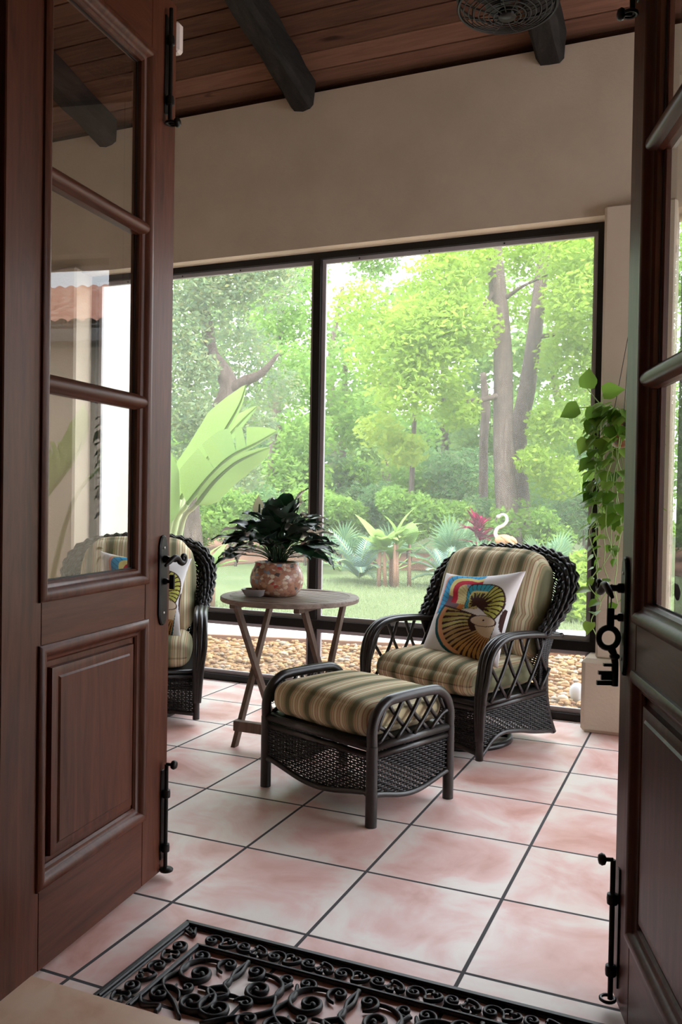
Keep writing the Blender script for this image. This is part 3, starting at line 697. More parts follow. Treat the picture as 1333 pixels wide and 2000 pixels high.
# ------------------------------------------------------------------ ottoman
def make_ottoman():
    root=empty('wicker_ottoman'); hx,hy=.3055,.231
    legs=[(-hx,-hy),(hx,-hy),(hx,hy),(-hx,hy)]
    for (x,y) in legs:
        l=MB(); l.tube([(x,y,0),(x,y,.30)],.0225,12); l.build('leg',M['pole'],root,True,angle=40)
    for s in (-1,1):
        h=MB(); x=s*hx
        pts=[(x,-hy,.295),(x,-hy,.36),(x,-hy+.022,.415),(x,-hy+.068,.452),(x,-hy+.13,.463),(x,hy-.13,.463),(x,hy-.068,.452),(x,hy-.022,.415),(x,hy,.36),(x,hy,.295)]
        h.tube(smoothpath(pts,6),.021,11); ho=h.build('end_hoop',M['pole'],root,True)
        l=MB(); n=4; st=(2*hy-.05)/n; top=lambda y: float(np.interp(abs(y),[0,.10,.163,.20,.23],[.452,.452,.438,.405,.36]))
        for i in range(-1,n+1):
            ya=-hy+.025+i*st
            for d_,o_ in ((1,0),(-1,st)):
                y0=ya+o_; y1=y0+d_*st*1.35; pp=[]
                for k in range(9):
                    q=k/8; yy=y0+(y1-y0)*q+.012*d_*math.sin(q*PI); zz=.305+(top(yy)-.305)*q
                    if abs(yy)<hy-.012: pp.append((x+d_*.005,yy,zz))
                if len(pp)>3: l.tube(pp,.0085,7)
        l.build('hoop_lattice',M['pole'],ho,True)
    f=MB()
    for s in (-1,1):
        for z,r in ((.296,.017),(.262,.013)):
            f.tube([(-hx,s*hy,z),(hx,s*hy,z)],r,9); f.tube([(s*hx,-hy,z),(s*hx,hy,z)],r,9)
        for L,ax in ((2*hx,0),(2*hy,1)):
            pp=[]
            for k in range(25):
                q=k/24; zz=.125-.045*(math.sin(q*PI)**1.6) if ax==0 else .118-.038*math.sin(q*PI)**1.6
                if q in (0,1): zz=.108
                pp.append((-hx+q*L,s*(hy+.004),zz) if ax==0 else (s*(hx+.004),-hy+q*L,zz))
            f.tube(smoothpath(pp,2),.0115,8)
    f.build('rails',M['pole'],root,True)
    for s in (-1,1):
        lo=lambda q:.125-.045*math.sin(max(0,min(1,q))*PI)**1.6
        w=MB(); woven(w,flat_panel((-hx,s*hy,.07),(1,0,0),(0,s,0)),2*hx,.188,.0185,.0094,.0037,.0042,keep=lambda u,v:v+.07>lo(u/(2*hx))); w.build('long_side_weave',M['wicker'],root,True)
        w=MB(); woven(w,flat_panel((s*hx,-hy,.07),(0,1,0),(s,0,0)),2*hy,.188,.0185,.0094,.0040,.0045,keep=lambda u,v:v+.07>lo(u/(2*hy))); w.build('short_side_weave',M['wicker'],root,True)
    d=MB(); d.box(-hx+.01,hx-.01,-hy+.01,hy-.01,.300,.312); d.build('seat_deck',M['wicker'],root)
    rounded_box(0,-.002,.383,.566,.475,.135,.058,14,(.006,.012,.022)).build('seat_cushion',M['canvas'],root,True)
    return root
ot=make_ottoman(); ot.location=(.125,1.141,0); ot.rotation_euler=(0,0,math.radians(-21.7))
tag(ot,'low dark wicker ottoman with striped cushion in front of the right armchair','ottoman')

# ------------------------------------------------------------------ printed pillows
def pillow_print(u,v):
    """colours of the butterfly print; u to the right, v up"""
    white=(.70,.68,.69); brown=(.045,.018,.016); teal=(.012,.09,.11); c=white
    def pol(cx,cy):
        x,y=u-cx,v-cy; return math.hypot(x,y),math.degrees(math.atan2(y,x))%360
    # far wing: blue, yellow and red bands at the upper left
    r,a=pol(.62,.52)
    if 98<a<186:
        q=r/(.52+.15*math.exp(-((a-140)/15)**2)-.04*math.exp(-((a-108)/8)**2)); vn=abs((a/5.5+.3*math.sin(q*7))%1-.5)
        if q<1:
            w=q+.045*math.sin(math.radians(a*5))
            if q>.955: c=(.74,.33,.25) if a>140 else (.50,.42,.20)
            elif w>.80: c=(.05,.33,.60) if vn>.07 else (.02,.12,.25)
            elif w>.69: c=(.70,.62,.25) if a<158 else (.20,.13,.17)
            elif w>.55: c=(.50,.02,.05) if a<172 else (.28,.08,.12)
            elif w>.30: c=((.66,.58,.28) if a>128 else (.26,.36,.46)) if vn>.06 else (.30,.22,.12)
            else: c=(.46,.42,.18) if vn>.08 else brown
            if a>168 and .30<w<.69: c=(.22,.14,.17) if w>.45 else (.58,.20,.05)
    # near wing: dark heart, yellow-green fingers, blue tip
    r,a=pol(.60,.55); a2=(a+60)%360-60
    if -30<a2<200:
        R=.285+.02*math.sin(math.radians(a2*3)); R=R if a2<118 else R*max(.42,1-(a2-118)/60)
        q=r/R; vn=abs((a2/11.+.25*math.sin(q*6))%1-.5)
        if q<1:
            if q>.95: c=brown
            elif a2>66 and q>.66: c=(.04,.34,.46) if vn>.08 else brown
            elif a2>66 and q>.56: c=(.56,.46,.18)
            elif q>.46+.12*math.sin(a2*.35): c=(.44,.43,.10) if vn>.15 else brown
            elif a2>125 and q>.72: c=(.62,.52,.28) if vn>.12 else brown
            else: c=brown
    # lower wing: tan fan with dark veins, peach and teal rims
    r,a=pol(.86,.40)
    if 166<a<262:
        q=r/(.71-.0030*abs(a-180)); vn=abs((a/6.2+.5*math.sin(q*4))%1-.5)
        if q<1:
            if q>.945 or a>258.5: c=teal
            elif q>.865 and a<226: c=(.62,.30,.16)
            elif q>.33:
                c=(.42,.28,.13) if a<212 else (.44,.23,.075)
                if a<190 and vn>.25: c=(.40,.37,.12)
                if vn<.09+.13*abs(math.sin(q*9)) : c=brown
                if q<.42 and a<205: c=brown
            else: c=(.56,.43,.29)
        if a<167.5 and q<1: c=brown
    x,y=(u-.72)/.13,(v-.405)/.052
    if x*x+y*y<1.25: c=brown if x*x+y*y>1 else (.58,.46,.34)
    if (u-.725)**2+(v-.41)**2<.00011: c=brown
    x,y=(u-.905)/.024,(v-.46)/.115
    if x*x+y*y<1: c=brown
    return c
def make_pillow(flip):
    N=168; w=.52; root=empty('butterfly_pillow')
    def surf(sgn):
        G=[];C=[]
        for i in range(N+1):
            row=[];rc_=[]
            for j in range(N+1):
                u,v=i/N,j/N; a,b=2*u-1,2*v-1
                k=max(0,(1-a*a)*(1-b*b)); th=.085*k**.42
                px=a*(1-.15*(1-b*b)**1.0*(a*a)); pz=b*(1-.14*(1-a*a)*(b*b))
                wr=.0035*math.sin(9*a+5*b*b)*k+.003*math.sin(13*b-4*a)*k
                row.append((px*w/2,sgn*(th+wr),pz*w/2)); rc_.append(pillow_print(u*.92-.015,v) if sgn<0 else (.70,.68,.69))
            G.append(row);C+=rc_
        return G,C
    for sgn,nm in ((-1,'printed_front'),(1,'plain_back')):
        G,C=surf(sgn); mb=MB(); mb.grid(G); o=mb.build(nm,M['print'],root,True)
        at_=o.data.color_attributes.new('print','FLOAT_COLOR','POINT'); at_.data.foreach_set('color',[c for q in C for c in (*q,1)])
    if flip:
        z=MB()
        for k in range(7): z.ball((.185,-.028-.004*k*(6-k)/9,-.13+k*.016),.006,5,(.6,.6,1))
        tag(z.build('stitched_edge',M['zip_red'],root,True),'row of red stitches')
    return root
def in_chair(ch,x,y,z):
    a=ch.rotation_euler.z; return (ch.location.x+math.cos(a)*x-math.sin(a)*y, ch.location.y+math.sin(a)*x+math.cos(a)*y, z)
p=make_pillow(False); p.location=in_chair(chair,.065,-.045,.630); p.rotation_mode='ZYX'
p.rotation_euler=(math.radians(-30),math.radians(8),chair.rotation_euler.z+math.radians(-2))
tag(p,'butterfly print pillow leaning in the right armchair','pillow','butterfly print pillows')
p=make_pillow(True); p.location=in_chair(chair_l,.035,-.055,.645); p.rotation_mode='ZYX'
p.rotation_euler=(math.radians(-24),math.radians(-9),chair_l.rotation_euler.z-math.radians(3))
tag(p,'butterfly print pillow in the left armchair, partly behind the left door','pillow','butterfly print pillows')

# ------------------------------------------------------------------ round folding table
TC=V(-.44,1.63); TZ=.735; TR=.342
tb=empty('folding_table',(TC[0],TC[1],0)); tag(tb,'round weathered wooden folding table holding the potted lily','table')
m_=MB()
w=.038; gap=.011; k=-7
for k in range(-7,8):
    y0=k*(w+gap)-w/2; y1=y0+w; ri=TR-.045
    if max(abs(y0),abs(y1))>=ri: continue
    def hw(y): return math.sqrt(max(0,ri*ri-y*y))+.002
    m_.hexa([(-hw(y0),y0,TZ-.018),(hw(y0),y0,TZ-.018),(hw(y1),y1,TZ-.018),(-hw(y1),y1,TZ-.018),(-hw(y0),y0,TZ),(hw(y0),y0,TZ),(hw(y1),y1,TZ),(-hw(y1),y1,TZ)])
m_.build('slats',M['teak'],tb)
m_=MB(); m_.lathe([(TR-.044,TZ-.022),(TR-.004,TZ-.022),(TR,TZ-.018),(TR,TZ-.003),(TR-.004,TZ+.001),(TR-.044,TZ+.001),(TR-.044,TZ-.022)],n=72,caps=False); m_.build('rim',M['teak'],tb,True,angle=35)
m_=MB()
for x in (-.17,.17):
    m_=MB(); m_.bbox(x-.016,x+.016,-.27,.27,TZ-.045,TZ-.0185,.003); m_.build('batten',M['teak_leg'],tb)
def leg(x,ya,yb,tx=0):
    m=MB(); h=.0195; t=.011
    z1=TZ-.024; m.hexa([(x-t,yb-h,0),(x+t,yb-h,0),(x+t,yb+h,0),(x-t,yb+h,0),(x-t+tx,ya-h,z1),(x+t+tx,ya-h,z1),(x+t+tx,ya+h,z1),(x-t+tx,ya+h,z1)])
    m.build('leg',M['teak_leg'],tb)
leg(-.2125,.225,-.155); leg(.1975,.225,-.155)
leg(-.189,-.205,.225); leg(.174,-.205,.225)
m_=MB(); m_.bbox(-.2235,.2085,-.155,-.118,.075,.125,.003); m_.build('stretcher',M['teak_leg'],tb)
m_=MB(); m_.bbox(-.178,.163,.170,.196,.075,.12,.003); m_.build('stretcher',M['teak_leg'],tb)

# ------------------------------------------------------------------ peace lily in a mosaic pot
PC=V(-.512,1.625); 
pot=empty('potted_lily',(PC[0],PC[1],TZ+.001)); tag(pot,'dark leafy potted peace lily on the round table','plant')
m_=MB(); m_.lathe([(.085,0),(.10,.004),(.122,.030),(.133,.065),(.133,.090),(.124,.122),(.112,.145),(.108,.156),(.112,.164),(.104,.166),(.098,.156),(.098,.145)],n=44,caps=False); m_.lathe([(.001,0),(.085,0)],n=44,caps=False); m_.build('mosaic_pot',M['mosaic'],pot,True)
m_=MB(); m_.lathe([(.001,.150),(.1,.148)],n=30,caps=False); m_.build('soil',M['soil'],pot)
fol=MB(); stm=MB()
def blade(mb, base, dirn, up, L, W, droop, fold=.25, n=9, curl=0., ripple=0., tipw=.0):
    """a lance leaf: base point, direction, leaf-normal hint"""
    d=nrm(np.array(dirn,float)); u=np.array(up,float); u=nrm(u-d*(u@d)); s=np.cross(d,u); G=[]; p=np.array(base,float); st=L/n
    for i in range(n+1):
        q=i/n; wd=W*max(0.,math.sin(PI*min(1,q**.72*.98+.02)))*.5+W*.01
        a=droop*q; dd=d*math.cos(a)-u*math.sin(a); uu=u*math.cos(a)+d*math.sin(a)
        row=[]
        for k in (-1,-.5,0,.5,1): row.append(p+s*wd*k+uu*(abs(k)**1.3*wd*fold+ripple*math.sin(q*14+k*3)*abs(k)))
        G.append(row); p=p+dd*st
    mb.grid(G); return p
rl=random.Random(5)
for i in range(84):
    az=rl.uniform(0,2*PI); t=rl.random()**.75              # t: 0 at the crown's top, 1 at its skirt
    rad_=.03+.17*t*rl.uniform(.75,1.1); hz=.42-.19*t+rl.uniform(-.04,.02); el=math.radians(62-62*t+rl.uniform(-14,14))
    b=V(.05*rl.random()*math.cos(az),.05*rl.random()*math.sin(az),.165); tip=V(rad_*math.cos(az),rad_*math.sin(az),hz)
    mid=V(rad_*.45*math.cos(az),rad_*.45*math.sin(az),.17+(hz-.17)*.68); stm.tube(smoothpath([b,mid,tip],4),.0024,5)
    a2=az+rl.uniform(-.5,.5); d2=V(math.cos(a2)*math.cos(el),math.sin(a2)*math.cos(el),math.sin(el)); upv=V(-math.cos(a2)*math.sin(el),-math.sin(a2)*math.sin(el),math.cos(el))+V(rl.uniform(-.35,.35),rl.uniform(-.35,.35),0)
    blade(fol,tip-d2*.03,d2,upv,rl.uniform(.14,.20),rl.uniform(.080,.125),rl.uniform(.35,1.15),rl.uniform(.1,.35),10,0,.006)
for az in (3.0,3.3,6.2,.2,.05):
    rad_=.15; tip=V(rad_*math.cos(az),rad_*math.sin(az)*.6,.27); stm.tube(smoothpath([V(0,0,.165),tip*.6+V(0,0,.11),tip],4),.0024,5); blade(fol,tip,(math.cos(az),math.sin(az)*.5,.05),(0,0,1),.17,.045,.35,.3,10,0,.003)
fol.build('foliage',M['lily'],pot,True); stm.build('leaf_stalks',M['stem_dark'],pot,True)
def flower(x,y,h,lean,spread):
    s=MB(); top=V(x+lean[0],y+lean[1],h); s.tube(smoothpath([V(x*.3,y*.3,.17),V(x*.7,y*.7,.17+(h-.17)*.5),top],6),.003,6); so=s.build('flower_stalk',M['stem_dark'],pot,True)
    b=MB(); blade(b,top,(lean[0]*1.5,lean[1],1),(0,-1,.1) if spread>.04 else (1,0,0),.10,spread,-.25,.35,10); b.build('spathe',M['spathe'],so,True)
    q=MB(); q.tube([top+V(0,-.008,.005),top+V(.004,-.012,.055)],[.006,.004],8); q.build('spadix',M['stem_dark'],so,True)
flower(-.055,-.03,.395,(-.03,0),.062); flower(.06,.05,.435,(.03,0),.024)

# shallow dish
ds=empty('shallow_dish',(-.575,1.515,TZ+.001),math.radians(12)); tag(ds,'small square grey dish beside the mosaic pot','dish')
G=[]
m_=MB()
def sq(a,z,n=28): return [(a*np.sign(math.cos(t))*abs(math.cos(t))**.55,a*.8*np.sign(math.sin(t))*abs(math.sin(t))**.55,z) for t in np.linspace(0,2*PI,n+1)[:-1]]
rings=[sq(.001,0),sq(.035,0),sq(.045,.006),sq(.062,.034),sq(.064,.037),sq(.060,.037),sq(.043,.011),sq(.001,.009)]
n=28; vs=[p for r in rings for p in r]; fs=[(i*n+k,i*n+(k+1)%n,(i+1)*n+(k+1)%n,(i+1)*n+k) for i in range(len(rings)-1) for k in range(n)]
m_.add(vs,fs); m_.build('bowl',M['dish'],ds,True)
# ------------------------------------------------------------------ scrolled rubber doormat
mt=empty('doormat',(.108,-.496,.001)); tag(mt,'black rubber doormat of openwork scrolls on the tiles','doormat')
ML,MWD=1.168,.412     # its rear edge tucks under the threshold
def bar(mb,x0,x1,y0,y1,h=.011): mb.bbox(x0,x1,y0,y1,0,h,.003)
mb=MB()
def ring(mb,a,w,h):
    bar(mb,a,ML-a,MWD-a-w,MWD-a,h); bar(mb,a,a+w,0,MWD-a,h); bar(mb,ML-a-w,ML-a,0,MWD-a,h)
ring(mb,0,.014,.009); ring(mb,.014,.010,.013); ring(mb,.024,.006,.007)
mb.build('border_frame',M['rubber'],mt)
mb=MB(); ring(mb,.098,.008,.010); ring(mb,.106,.008,.013); mb.build('inner_frame',M['rubber'],mt)
def spiral(mb,cx,cy,r0,r1,a0,turns,r=.0052,z=.006,sgn=1,eye=True,n=None,lead=None):
    n=n or int(26*turns)+6; pts=[]
    for i in range(n+1):
        q=i/n; rr=r0*(r1/r0)**q; a=a0+sgn*2*PI*turns*q; pts.append((cx+rr*math.cos(a),cy+rr*math.sin(a),z))
    if lead: pts=lead+pts
    mb.tube(pts,np.interp(np.linspace(0,1,len(pts)),[0,.12,.7,1],[r*.55,r,r*.9,r*.75]),8,flat=1.5,up=(0,0,1))
    if eye: mb.ball((pts[-1][0],pts[-1][1],z),r*1.55,6,(1,1,1.0))
def scroll_run(mb,o,ax,L,wid,cell):
    """border strip: S scrolls with small side curls between two bars"""
    n=max(1,int(round(L/cell))); c=L/n; o=np.array(o);ax=np.array(ax,float);ay=V(-ax[1],ax[0])
    for i in range(n):
        fl=1 if i%2==0 else -1
        def P(u,v): p=o+ax*(u+i*c)+ay*v*fl; return p
        base=math.atan2(ax[1],ax[0])
        a=P(c*.30,-wid*.06); spiral(mb,a[0],a[1],wid*.47,wid*.09,base+fl*(-.2),1.55,.0046,sgn=fl)
        pts=smoothpath([(*P(c*.30+wid*.46,-wid*.14),.006),(*P(c*.66,-wid*.34),.006),(*P(c*.90,-wid*.22),.006),(*P(c*1.02,wid*.05),.006),(*P(c*.93,wid*.22),.006),(*P(c*.85,wid*.12),.006)],5)
        mb.tube(pts,.0042,7,flat=1.5,up=(0,0,1)); e=P(c*.85,wid*.12); mb.ball((e[0],e[1],.006),.007,6)
        pts=smoothpath([(*P(c*.52,wid*.10),.006),(*P(c*.62,wid*.30),.006),(*P(c*.76,wid*.30),.006),(*P(c*.74,wid*.12),.006)],4); mb.tube(pts,.0036,7,flat=1.5,up=(0,0,1))
for o_,a_,l_ in (((.10,MWD-.065),(1,0),ML-.20),((.065,MWD-.10),(0,-1),MWD-.10),((ML-.065,MWD-.10),(0,-1),MWD-.10)):
    mb=MB(); scroll_run(mb,o_,a_,l_,.066,.098); mb.build('border_scrolls',M['rubber'],mt,True)
for sx in (0,1):   # corner leaves
    mb=MB(); x=.068 if sx==0 else ML-.068; d=1 if sx==0 else -1
    for q in (-.35,0,.35):
        a=math.atan2(1,-d)+q; mb.tube([(x,MWD-.068,.006),(x+.012*math.cos(a),MWD-.068+.012*math.sin(a),.006),(x+.045*math.cos(a),MWD-.068+.045*math.sin(a),.006)],[.006,.006,.003],6)
    mb.build('corner_leaf',M['rubber'],mt,True)
mb=MB()
x0,x1,y0,y1=.116,ML-.116,0.,MWD-.116; nx=6; cw=(x1-x0)/nx
for i in range(nx):
    cx=x0+cw*(i+.5); s=1 if i%2==0 else -1
    spiral(mb,cx-.010*s,y1-.105,.072,.010,PI/2 - s*.3,1.75,.0062,sgn=s)
    spiral(mb,cx+.040*s,y1-.040,.036,.006,-PI/2,1.4,.0050,sgn=-s)
    spiral(mb,cx-.052*s,y1-.034,.029,.005,-.6,1.3,.0046,sgn=s)
    spiral(mb,cx+.045*s,y1-.215,.066,.010,PI/2+s*.4,1.7,.0060,sgn=-s)
    spiral(mb,cx-.045*s,y1-.222,.050,.007,0,1.5,.0054,sgn=s)
    spiral(mb,cx-.004*s,y1-.170,.030,.005,PI,1.3,.0046,sgn=s)
    mb.tube(smoothpath([(cx-.07*s,y1-.05,.006),(cx-.055*s,y1-.10,.006),(cx-.075*s,y1-.16,.006),(cx-.05*s,y1-.20,.006),(cx,y1-.235,.006),(cx+.05*s,y1-.282,.006)],6),.0052,8,flat=1.5,up=(0,0,1))
    mb.tube(smoothpath([(cx+.08*s,y1-.005,.006),(cx+.07*s,y1-.06,.006),(cx+.082*s,y1-.12,.006),(cx+.05*s,y1-.155,.006),(cx+.075*s,y1-.19,.006)],6),.0052,8,flat=1.5,up=(0,0,1))
    mb.tube(smoothpath([(cx-.085*s,y1-.25,.006),(cx-.06*s,y1-.275,.006),(cx-.02*s,y1-.262,.006),(cx-.012*s,y1-.29,.006)],6),.0050,8,flat=1.5,up=(0,0,1))
mb.build('field_scrolls',M['rubber'],mt,True)

# ------------------------------------------------------------------ caged fan under the boards
fc=at(992,13,3.62); fan=empty('ceiling_fan',(fc[0],fc[1],fc[2]-.02)); tag(fan,'caged round black fan hanging from the board ceiling','fan')
mb=MB(); R0=.205
def dome(r): return .0+.055*(1-(r/R0)**2)
for r in np.linspace(.035,R0,9): mb.tube([(r*math.cos(t),r*math.sin(t),-dome(r)*.8+.02) for t in np.linspace(0,2*PI,49)[:-1]],.0028 if r<R0-.01 else .0065,6,True)
for r in np.linspace(.06,R0,6): mb.tube([(r*math.cos(t),r*math.sin(t),.11+dome(r)*.7) for t in np.linspace(0,2*PI,41)[:-1]],.0026,5,True)
for k in range(12):
    t=2*PI*k/12; pp=[(r*math.cos(t+.5*(R0-r)),r*math.sin(t+.5*(R0-r)),-dome(r)*.8+.02) for r in np.linspace(.03,R0,8)]; pp+=[(R0*math.cos(t)*1.02,R0*math.sin(t)*1.02,.065)]+[(r*math.cos(t),r*math.sin(t),.11+dome(r)*.7) for r in np.linspace(R0,.06,6)]
    mb.tube(pp,.0026,5)
mb.tube([(R0*1.02*math.cos(t),R0*1.02*math.sin(t),.065) for t in np.linspace(0,2*PI,49)[:-1]],.006,6,True)
mb.build('wire_cage',M['iron'],fan,True)
mb=MB(); mb.lathe([(.002,-.03),(.035,-.028),(.04,-.015),(.04,.0)],n=24); mb.build('cage_badge',M['iron'],fan,True)
for k in range(3):
    mb=MB(); t0=2*PI*k/3; G=[]
    for i in range(7):
        q=i/6; r=.03+.145*q; wd=.05+.12*math.sin(PI*min(1,q*.8+.1)); row=[]
        for j in range(5):
            a=t0+(j/4-.5)*wd/r*.9; row.append((r*math.cos(a),r*math.sin(a),.062+(j/4-.5)*.05))
        G.append(row)
    mb.grid(G); mb.build('blade',M['iron'],fan,True)
mb=MB(); mb.lathe([(.03,.05),(.05,.07),(.055,.12),(.05,.19),(.02,.21)],n=24); mb.build('motor',M['iron'],fan,True)
mb=MB(); zt=zc(fc[1])-fc[2]+.02; mb.tube([(0,0,.20),(0,0,zt-.0005)],.012,10); mb.lathe([(.014,zt-.07),(.055,zt-.05),(.065,zt-.019),(.065,zt-.0195)],n=24); mb.build('hanging_rod',M['iron'],fan,True,angle=40)

# ------------------------------------------------------------------ hanging pothos by the stucco column
hp=(1.07,2.36,1.50); pp=empty('hanging_pothos',hp); tag(pp,'trailing pothos with variegated green leaves hanging before the stucco column','plant')
mb=MB(); mb.lathe([(.06,0),(.075,.01),(.105,.11),(.112,.12),(.106,.125),(.098,.11)],n=30,caps=False); mb.lathe([(.001,0),(.06,0)],n=30,caps=False); mb.lathe([(.001,.10),(.1,.10)],n=30,caps=False); mb.build('hanging_pot',M['mosaic'],pp,True)
zt=zc(hp[1])-hp[2]
mb=MB()
for k in range(3):
    t=2*PI*k/3+.4; mb.tube([(.11*math.cos(t),.11*math.sin(t),.12),(.004*math.cos(t),.004*math.sin(t),.60)],.0018,5)
mb.tube([(0,0,.60),(0,0,zt-.002)],.002,5); mb.build('hanger_wires',M['iron'],pp)
vin=MB(); lf=MB(); rp=random.Random(3)
def heart(mb,p,d,u,L):
    d=nrm(d);u=nrm(u-d*(u@d)); s=np.cross(d,u); G=[]
    W=[0,.62,.80,.78,.62,.40,.18,0]
    for i,wd in enumerate(W):
        q=i/7; c=p+d*L*(q-.02)-u*L*.22*q*q; G.append([c+s*k*wd*L*.52+u*abs(k)*wd*L*.14-d*(.13*L if i==1 else 0)*abs(k) for k in (-1,-.5,0,.5,1)])
    mb.grid(G)
for i in range(20):
    az=rp.uniform(0,2*PI); 
    if i<8: az=PI+rp.uniform(-.75,.75)
    out=rp.uniform(.10,.17); ln=rp.choice([.25,.4,.55,.75,.85]) if i%2 else rp.uniform(.15,.95)
    pts=[V(.06*math.cos(az),.06*math.sin(az),.11),V(.10*math.cos(az),.10*math.sin(az),.16+rp.uniform(0,.06)),V((out)*math.cos(az),out*math.sin(az)*.8,.12)]
    z=.12
    while z>-ln:
        z-=.09; pts.append(V((out+rp.uniform(-.035,.02))*math.cos(az)+rp.uniform(-.02,.02),(out*.8)*math.sin(az)+rp.uniform(-.02,.02),z))
    pts=[V(min(p[0],.09),min(p[1],.12),p[2]) for p in pts]
    P_=smoothpath(pts,5); vin.tube(P_,.0026,5)
    for k in range(3,len(P_),3):
        a=az+rp.uniform(-1.3,1.3); q=P_[k]+V(math.cos(a)*.02,math.sin(a)*.02,.01)
        if P_[k][2]<-.45 and rp.random()<.35: continue
        heart(lf,q,V(math.cos(a),math.sin(a)*.7,rp.uniform(-1.1,.1)),V(0,0,1)+V(rp.uniform(-.3,.3),rp.uniform(-.6,.2),0),rp.uniform(.05,.105)*(1 if P_[k][2]>-.35 else .75))
for q,d in (((-.20,-.03,.30),(.1,0,1)),((-.235,-.05,.20),(-1,0,-.4)),((-.16,-.06,.20),(.05,-.1,-1)),((-.12,-.05,.27),(.9,0,.2))):
    heart(lf,V(*q),V(*d),V(.2,-1,.3),.11)
    vin.tube(smoothpath([V(-.05,-.02,.12),V(-.12,-.03,.20),V(*q)],5),.0025,5)
vin.build('vines',M['stem'],pp,True); lf.build('leaves',M['pothos'],pp,True)

# ------------------------------------------------------------------ garden
GZ=-.10
mb=MB(); mb.box(-30,40,2.9,60,-.6,-.16); o=mb.build('forest_floor',M['litter']); struct(o)
# gravel strip, edging, walk and lawn: their edges run slightly askew to the porch
def askew(x,y0,s=.235): return y0+s*(x+1.0)
def strip(name,m,y0,y1,z,x0=-16,x1=16,s=.235,h=.3):
    mb=MB(); mb.hexa([(x0,y0(x0),z-h),(x1,y0(x1),z-h),(x1,y1(x1),z-h),(x0,y1(x0),z-h),(x0,y0(x0),z),(x1,y0(x1),z),(x1,y1(x1),z),(x0,y1(x0),z)]); return struct(mb.build(name,m))
E0=lambda x:askew(x,4.87); E1=lambda x:askew(x,4.93); E2=lambda x:askew(x,6.20)
mb=MB(); mb.hexa([(-8,2.88,-.4),(7,2.88,-.4),(7,E0(7),-.4),(-8,E0(-8),-.4),(-8,2.88,-.085),(7,2.88,-.085),(7,E0(7),-.085),(-8,E0(-8),-.085)]); struct(mb.build('gravel_ground',M['gravel_bed']))
strip('garden_edging',M['edging'],E0,E1,-.035,-8,7)
strip('garden_walk',M['concrete'],E1,E2,-.045,-8,7)
lawn=strip('lawn',M['lawn'],E2,lambda x:13.6-.0*x+.12*(x+4)*(1 if x<-4 else 1),GZ,-30,40)
ico=[]; t_=(1+5**.5)/2
for a,b in ((1,t_),(-1,t_),(1,-t_),(-1,-t_)): ico+=[(a,b,0),(0,a,b),(b,0,a)]
ico=np.array(ico)/math.sqrt(1+t_*t_)
bm=bmesh.new(); 
for p in ico: bm.verts.new(p)
bmesh.ops.convex_hull(bm,input=bm.verts[:]); bm.verts.index_update(); IV=np.array([v.co[:] for v in bm.verts]); IF=np.array([[v.index for v in f.verts] for f in bm.faces]); bm.free()
NP=9000; xs=rng.uniform(-3.6,1.6,NP); ys=rng.uniform(2.93,5.5,NP); ok=ys<4.85+.235*(xs+1.0); xs,ys=xs[ok],ys[ok]; n=len(xs)
s=rng.uniform(.013,.030,n)*np.where(rng.random(n)<.06,1.5,1); scl=np.stack([s*rng.uniform(.9,1.5,n),s*rng.uniform(.8,1.1,n),s*rng.uniform(.45,.75,n)],1)
ang=rng.uniform(0,2*PI,n); P=IV[None]*scl[:,None,:]; c,sn=np.cos(ang)[:,None],np.sin(ang)[:,None]
X=P[...,0]*c-P[...,1]*sn+xs[:,None]; Y=P[...,0]*sn+P[...,1]*c+ys[:,None]; Z=P[...,2]+(-.085+rng.uniform(.0,.03,n))[:,None]
VV=np.stack([X,Y,Z],-1).reshape(-1,3); FF=(IF[None]+(np.arange(n)*len(IV))[:,None,None]).reshape(-1,3)
tag(fast_mesh('gravel',VV,FF,M['pebble'],smooth=True),'tan river gravel along the foot of the screens','gravel',kind='stuff')
# a few big stones at the right end of the gravel
def stone(px,py,r,m,lab,sq=(1.1,.85,.7),seed=0):
    g=on_ground(px,py,-.06); mb=MB(); mb.ball((0,0,0),r,10,sq); rs=random.Random(seed)
    k=[rs.uniform(0,6) for _ in range(4)]
    mb.v=[(x*(1+.10*math.sin(18*y+k[0])),y*(1+.1*math.sin(16*z+k[1])),z*(1+.08*math.sin(15*x+k[2]))) for x,y,z in mb.v]
    o=mb.build('river_stone',m,smooth=True,loc=(g[0],g[1],-.07+r*sq[2]*.8)); tag(o,lab,'stone',None)
stone(1128,1366,.060,M['pale_stone'],'pale blue-grey rounded stone on the gravel beside the column base',(.8,.9,1.15),1)
stone(1100,1368,.036,M['tan_stone'],'tan stone on the gravel just left of the pale blue-grey one',seed=2)
# short grass
NG=26000; gx=rng.uniform(-4.2,3.2,NG); gy=rng.uniform(0,1,NG)**1.3*6.5; gy=gy+6.22+.235*(gx+1.0); hgt=rng.uniform(.025,.06,NG); a=rng.uniform(0,2*PI,NG); wq=.007
bx,by=np.cos(a)*wq,np.sin(a)*wq; lx,ly=rng.normal(0,.02,NG),rng.normal(0,.02,NG); z0=np.full(NG,GZ)
VV=np.stack([np.stack([gx-bx,gy-by,z0],1),np.stack([gx+bx,gy+by,z0],1),np.stack([gx+lx,gy+ly,z0+hgt],1)],1).reshape(-1,3)
M['blade']=leaf_mat('grass_blades',[(.40,.50,.26),(.48,.56,.32),(.42,.54,.26)],.4)
tag(fast_mesh('grass',VV,np.arange(NG*3).reshape(-1,3),M['blade']),'short pale grass of the back lawn','grass',kind='stuff')
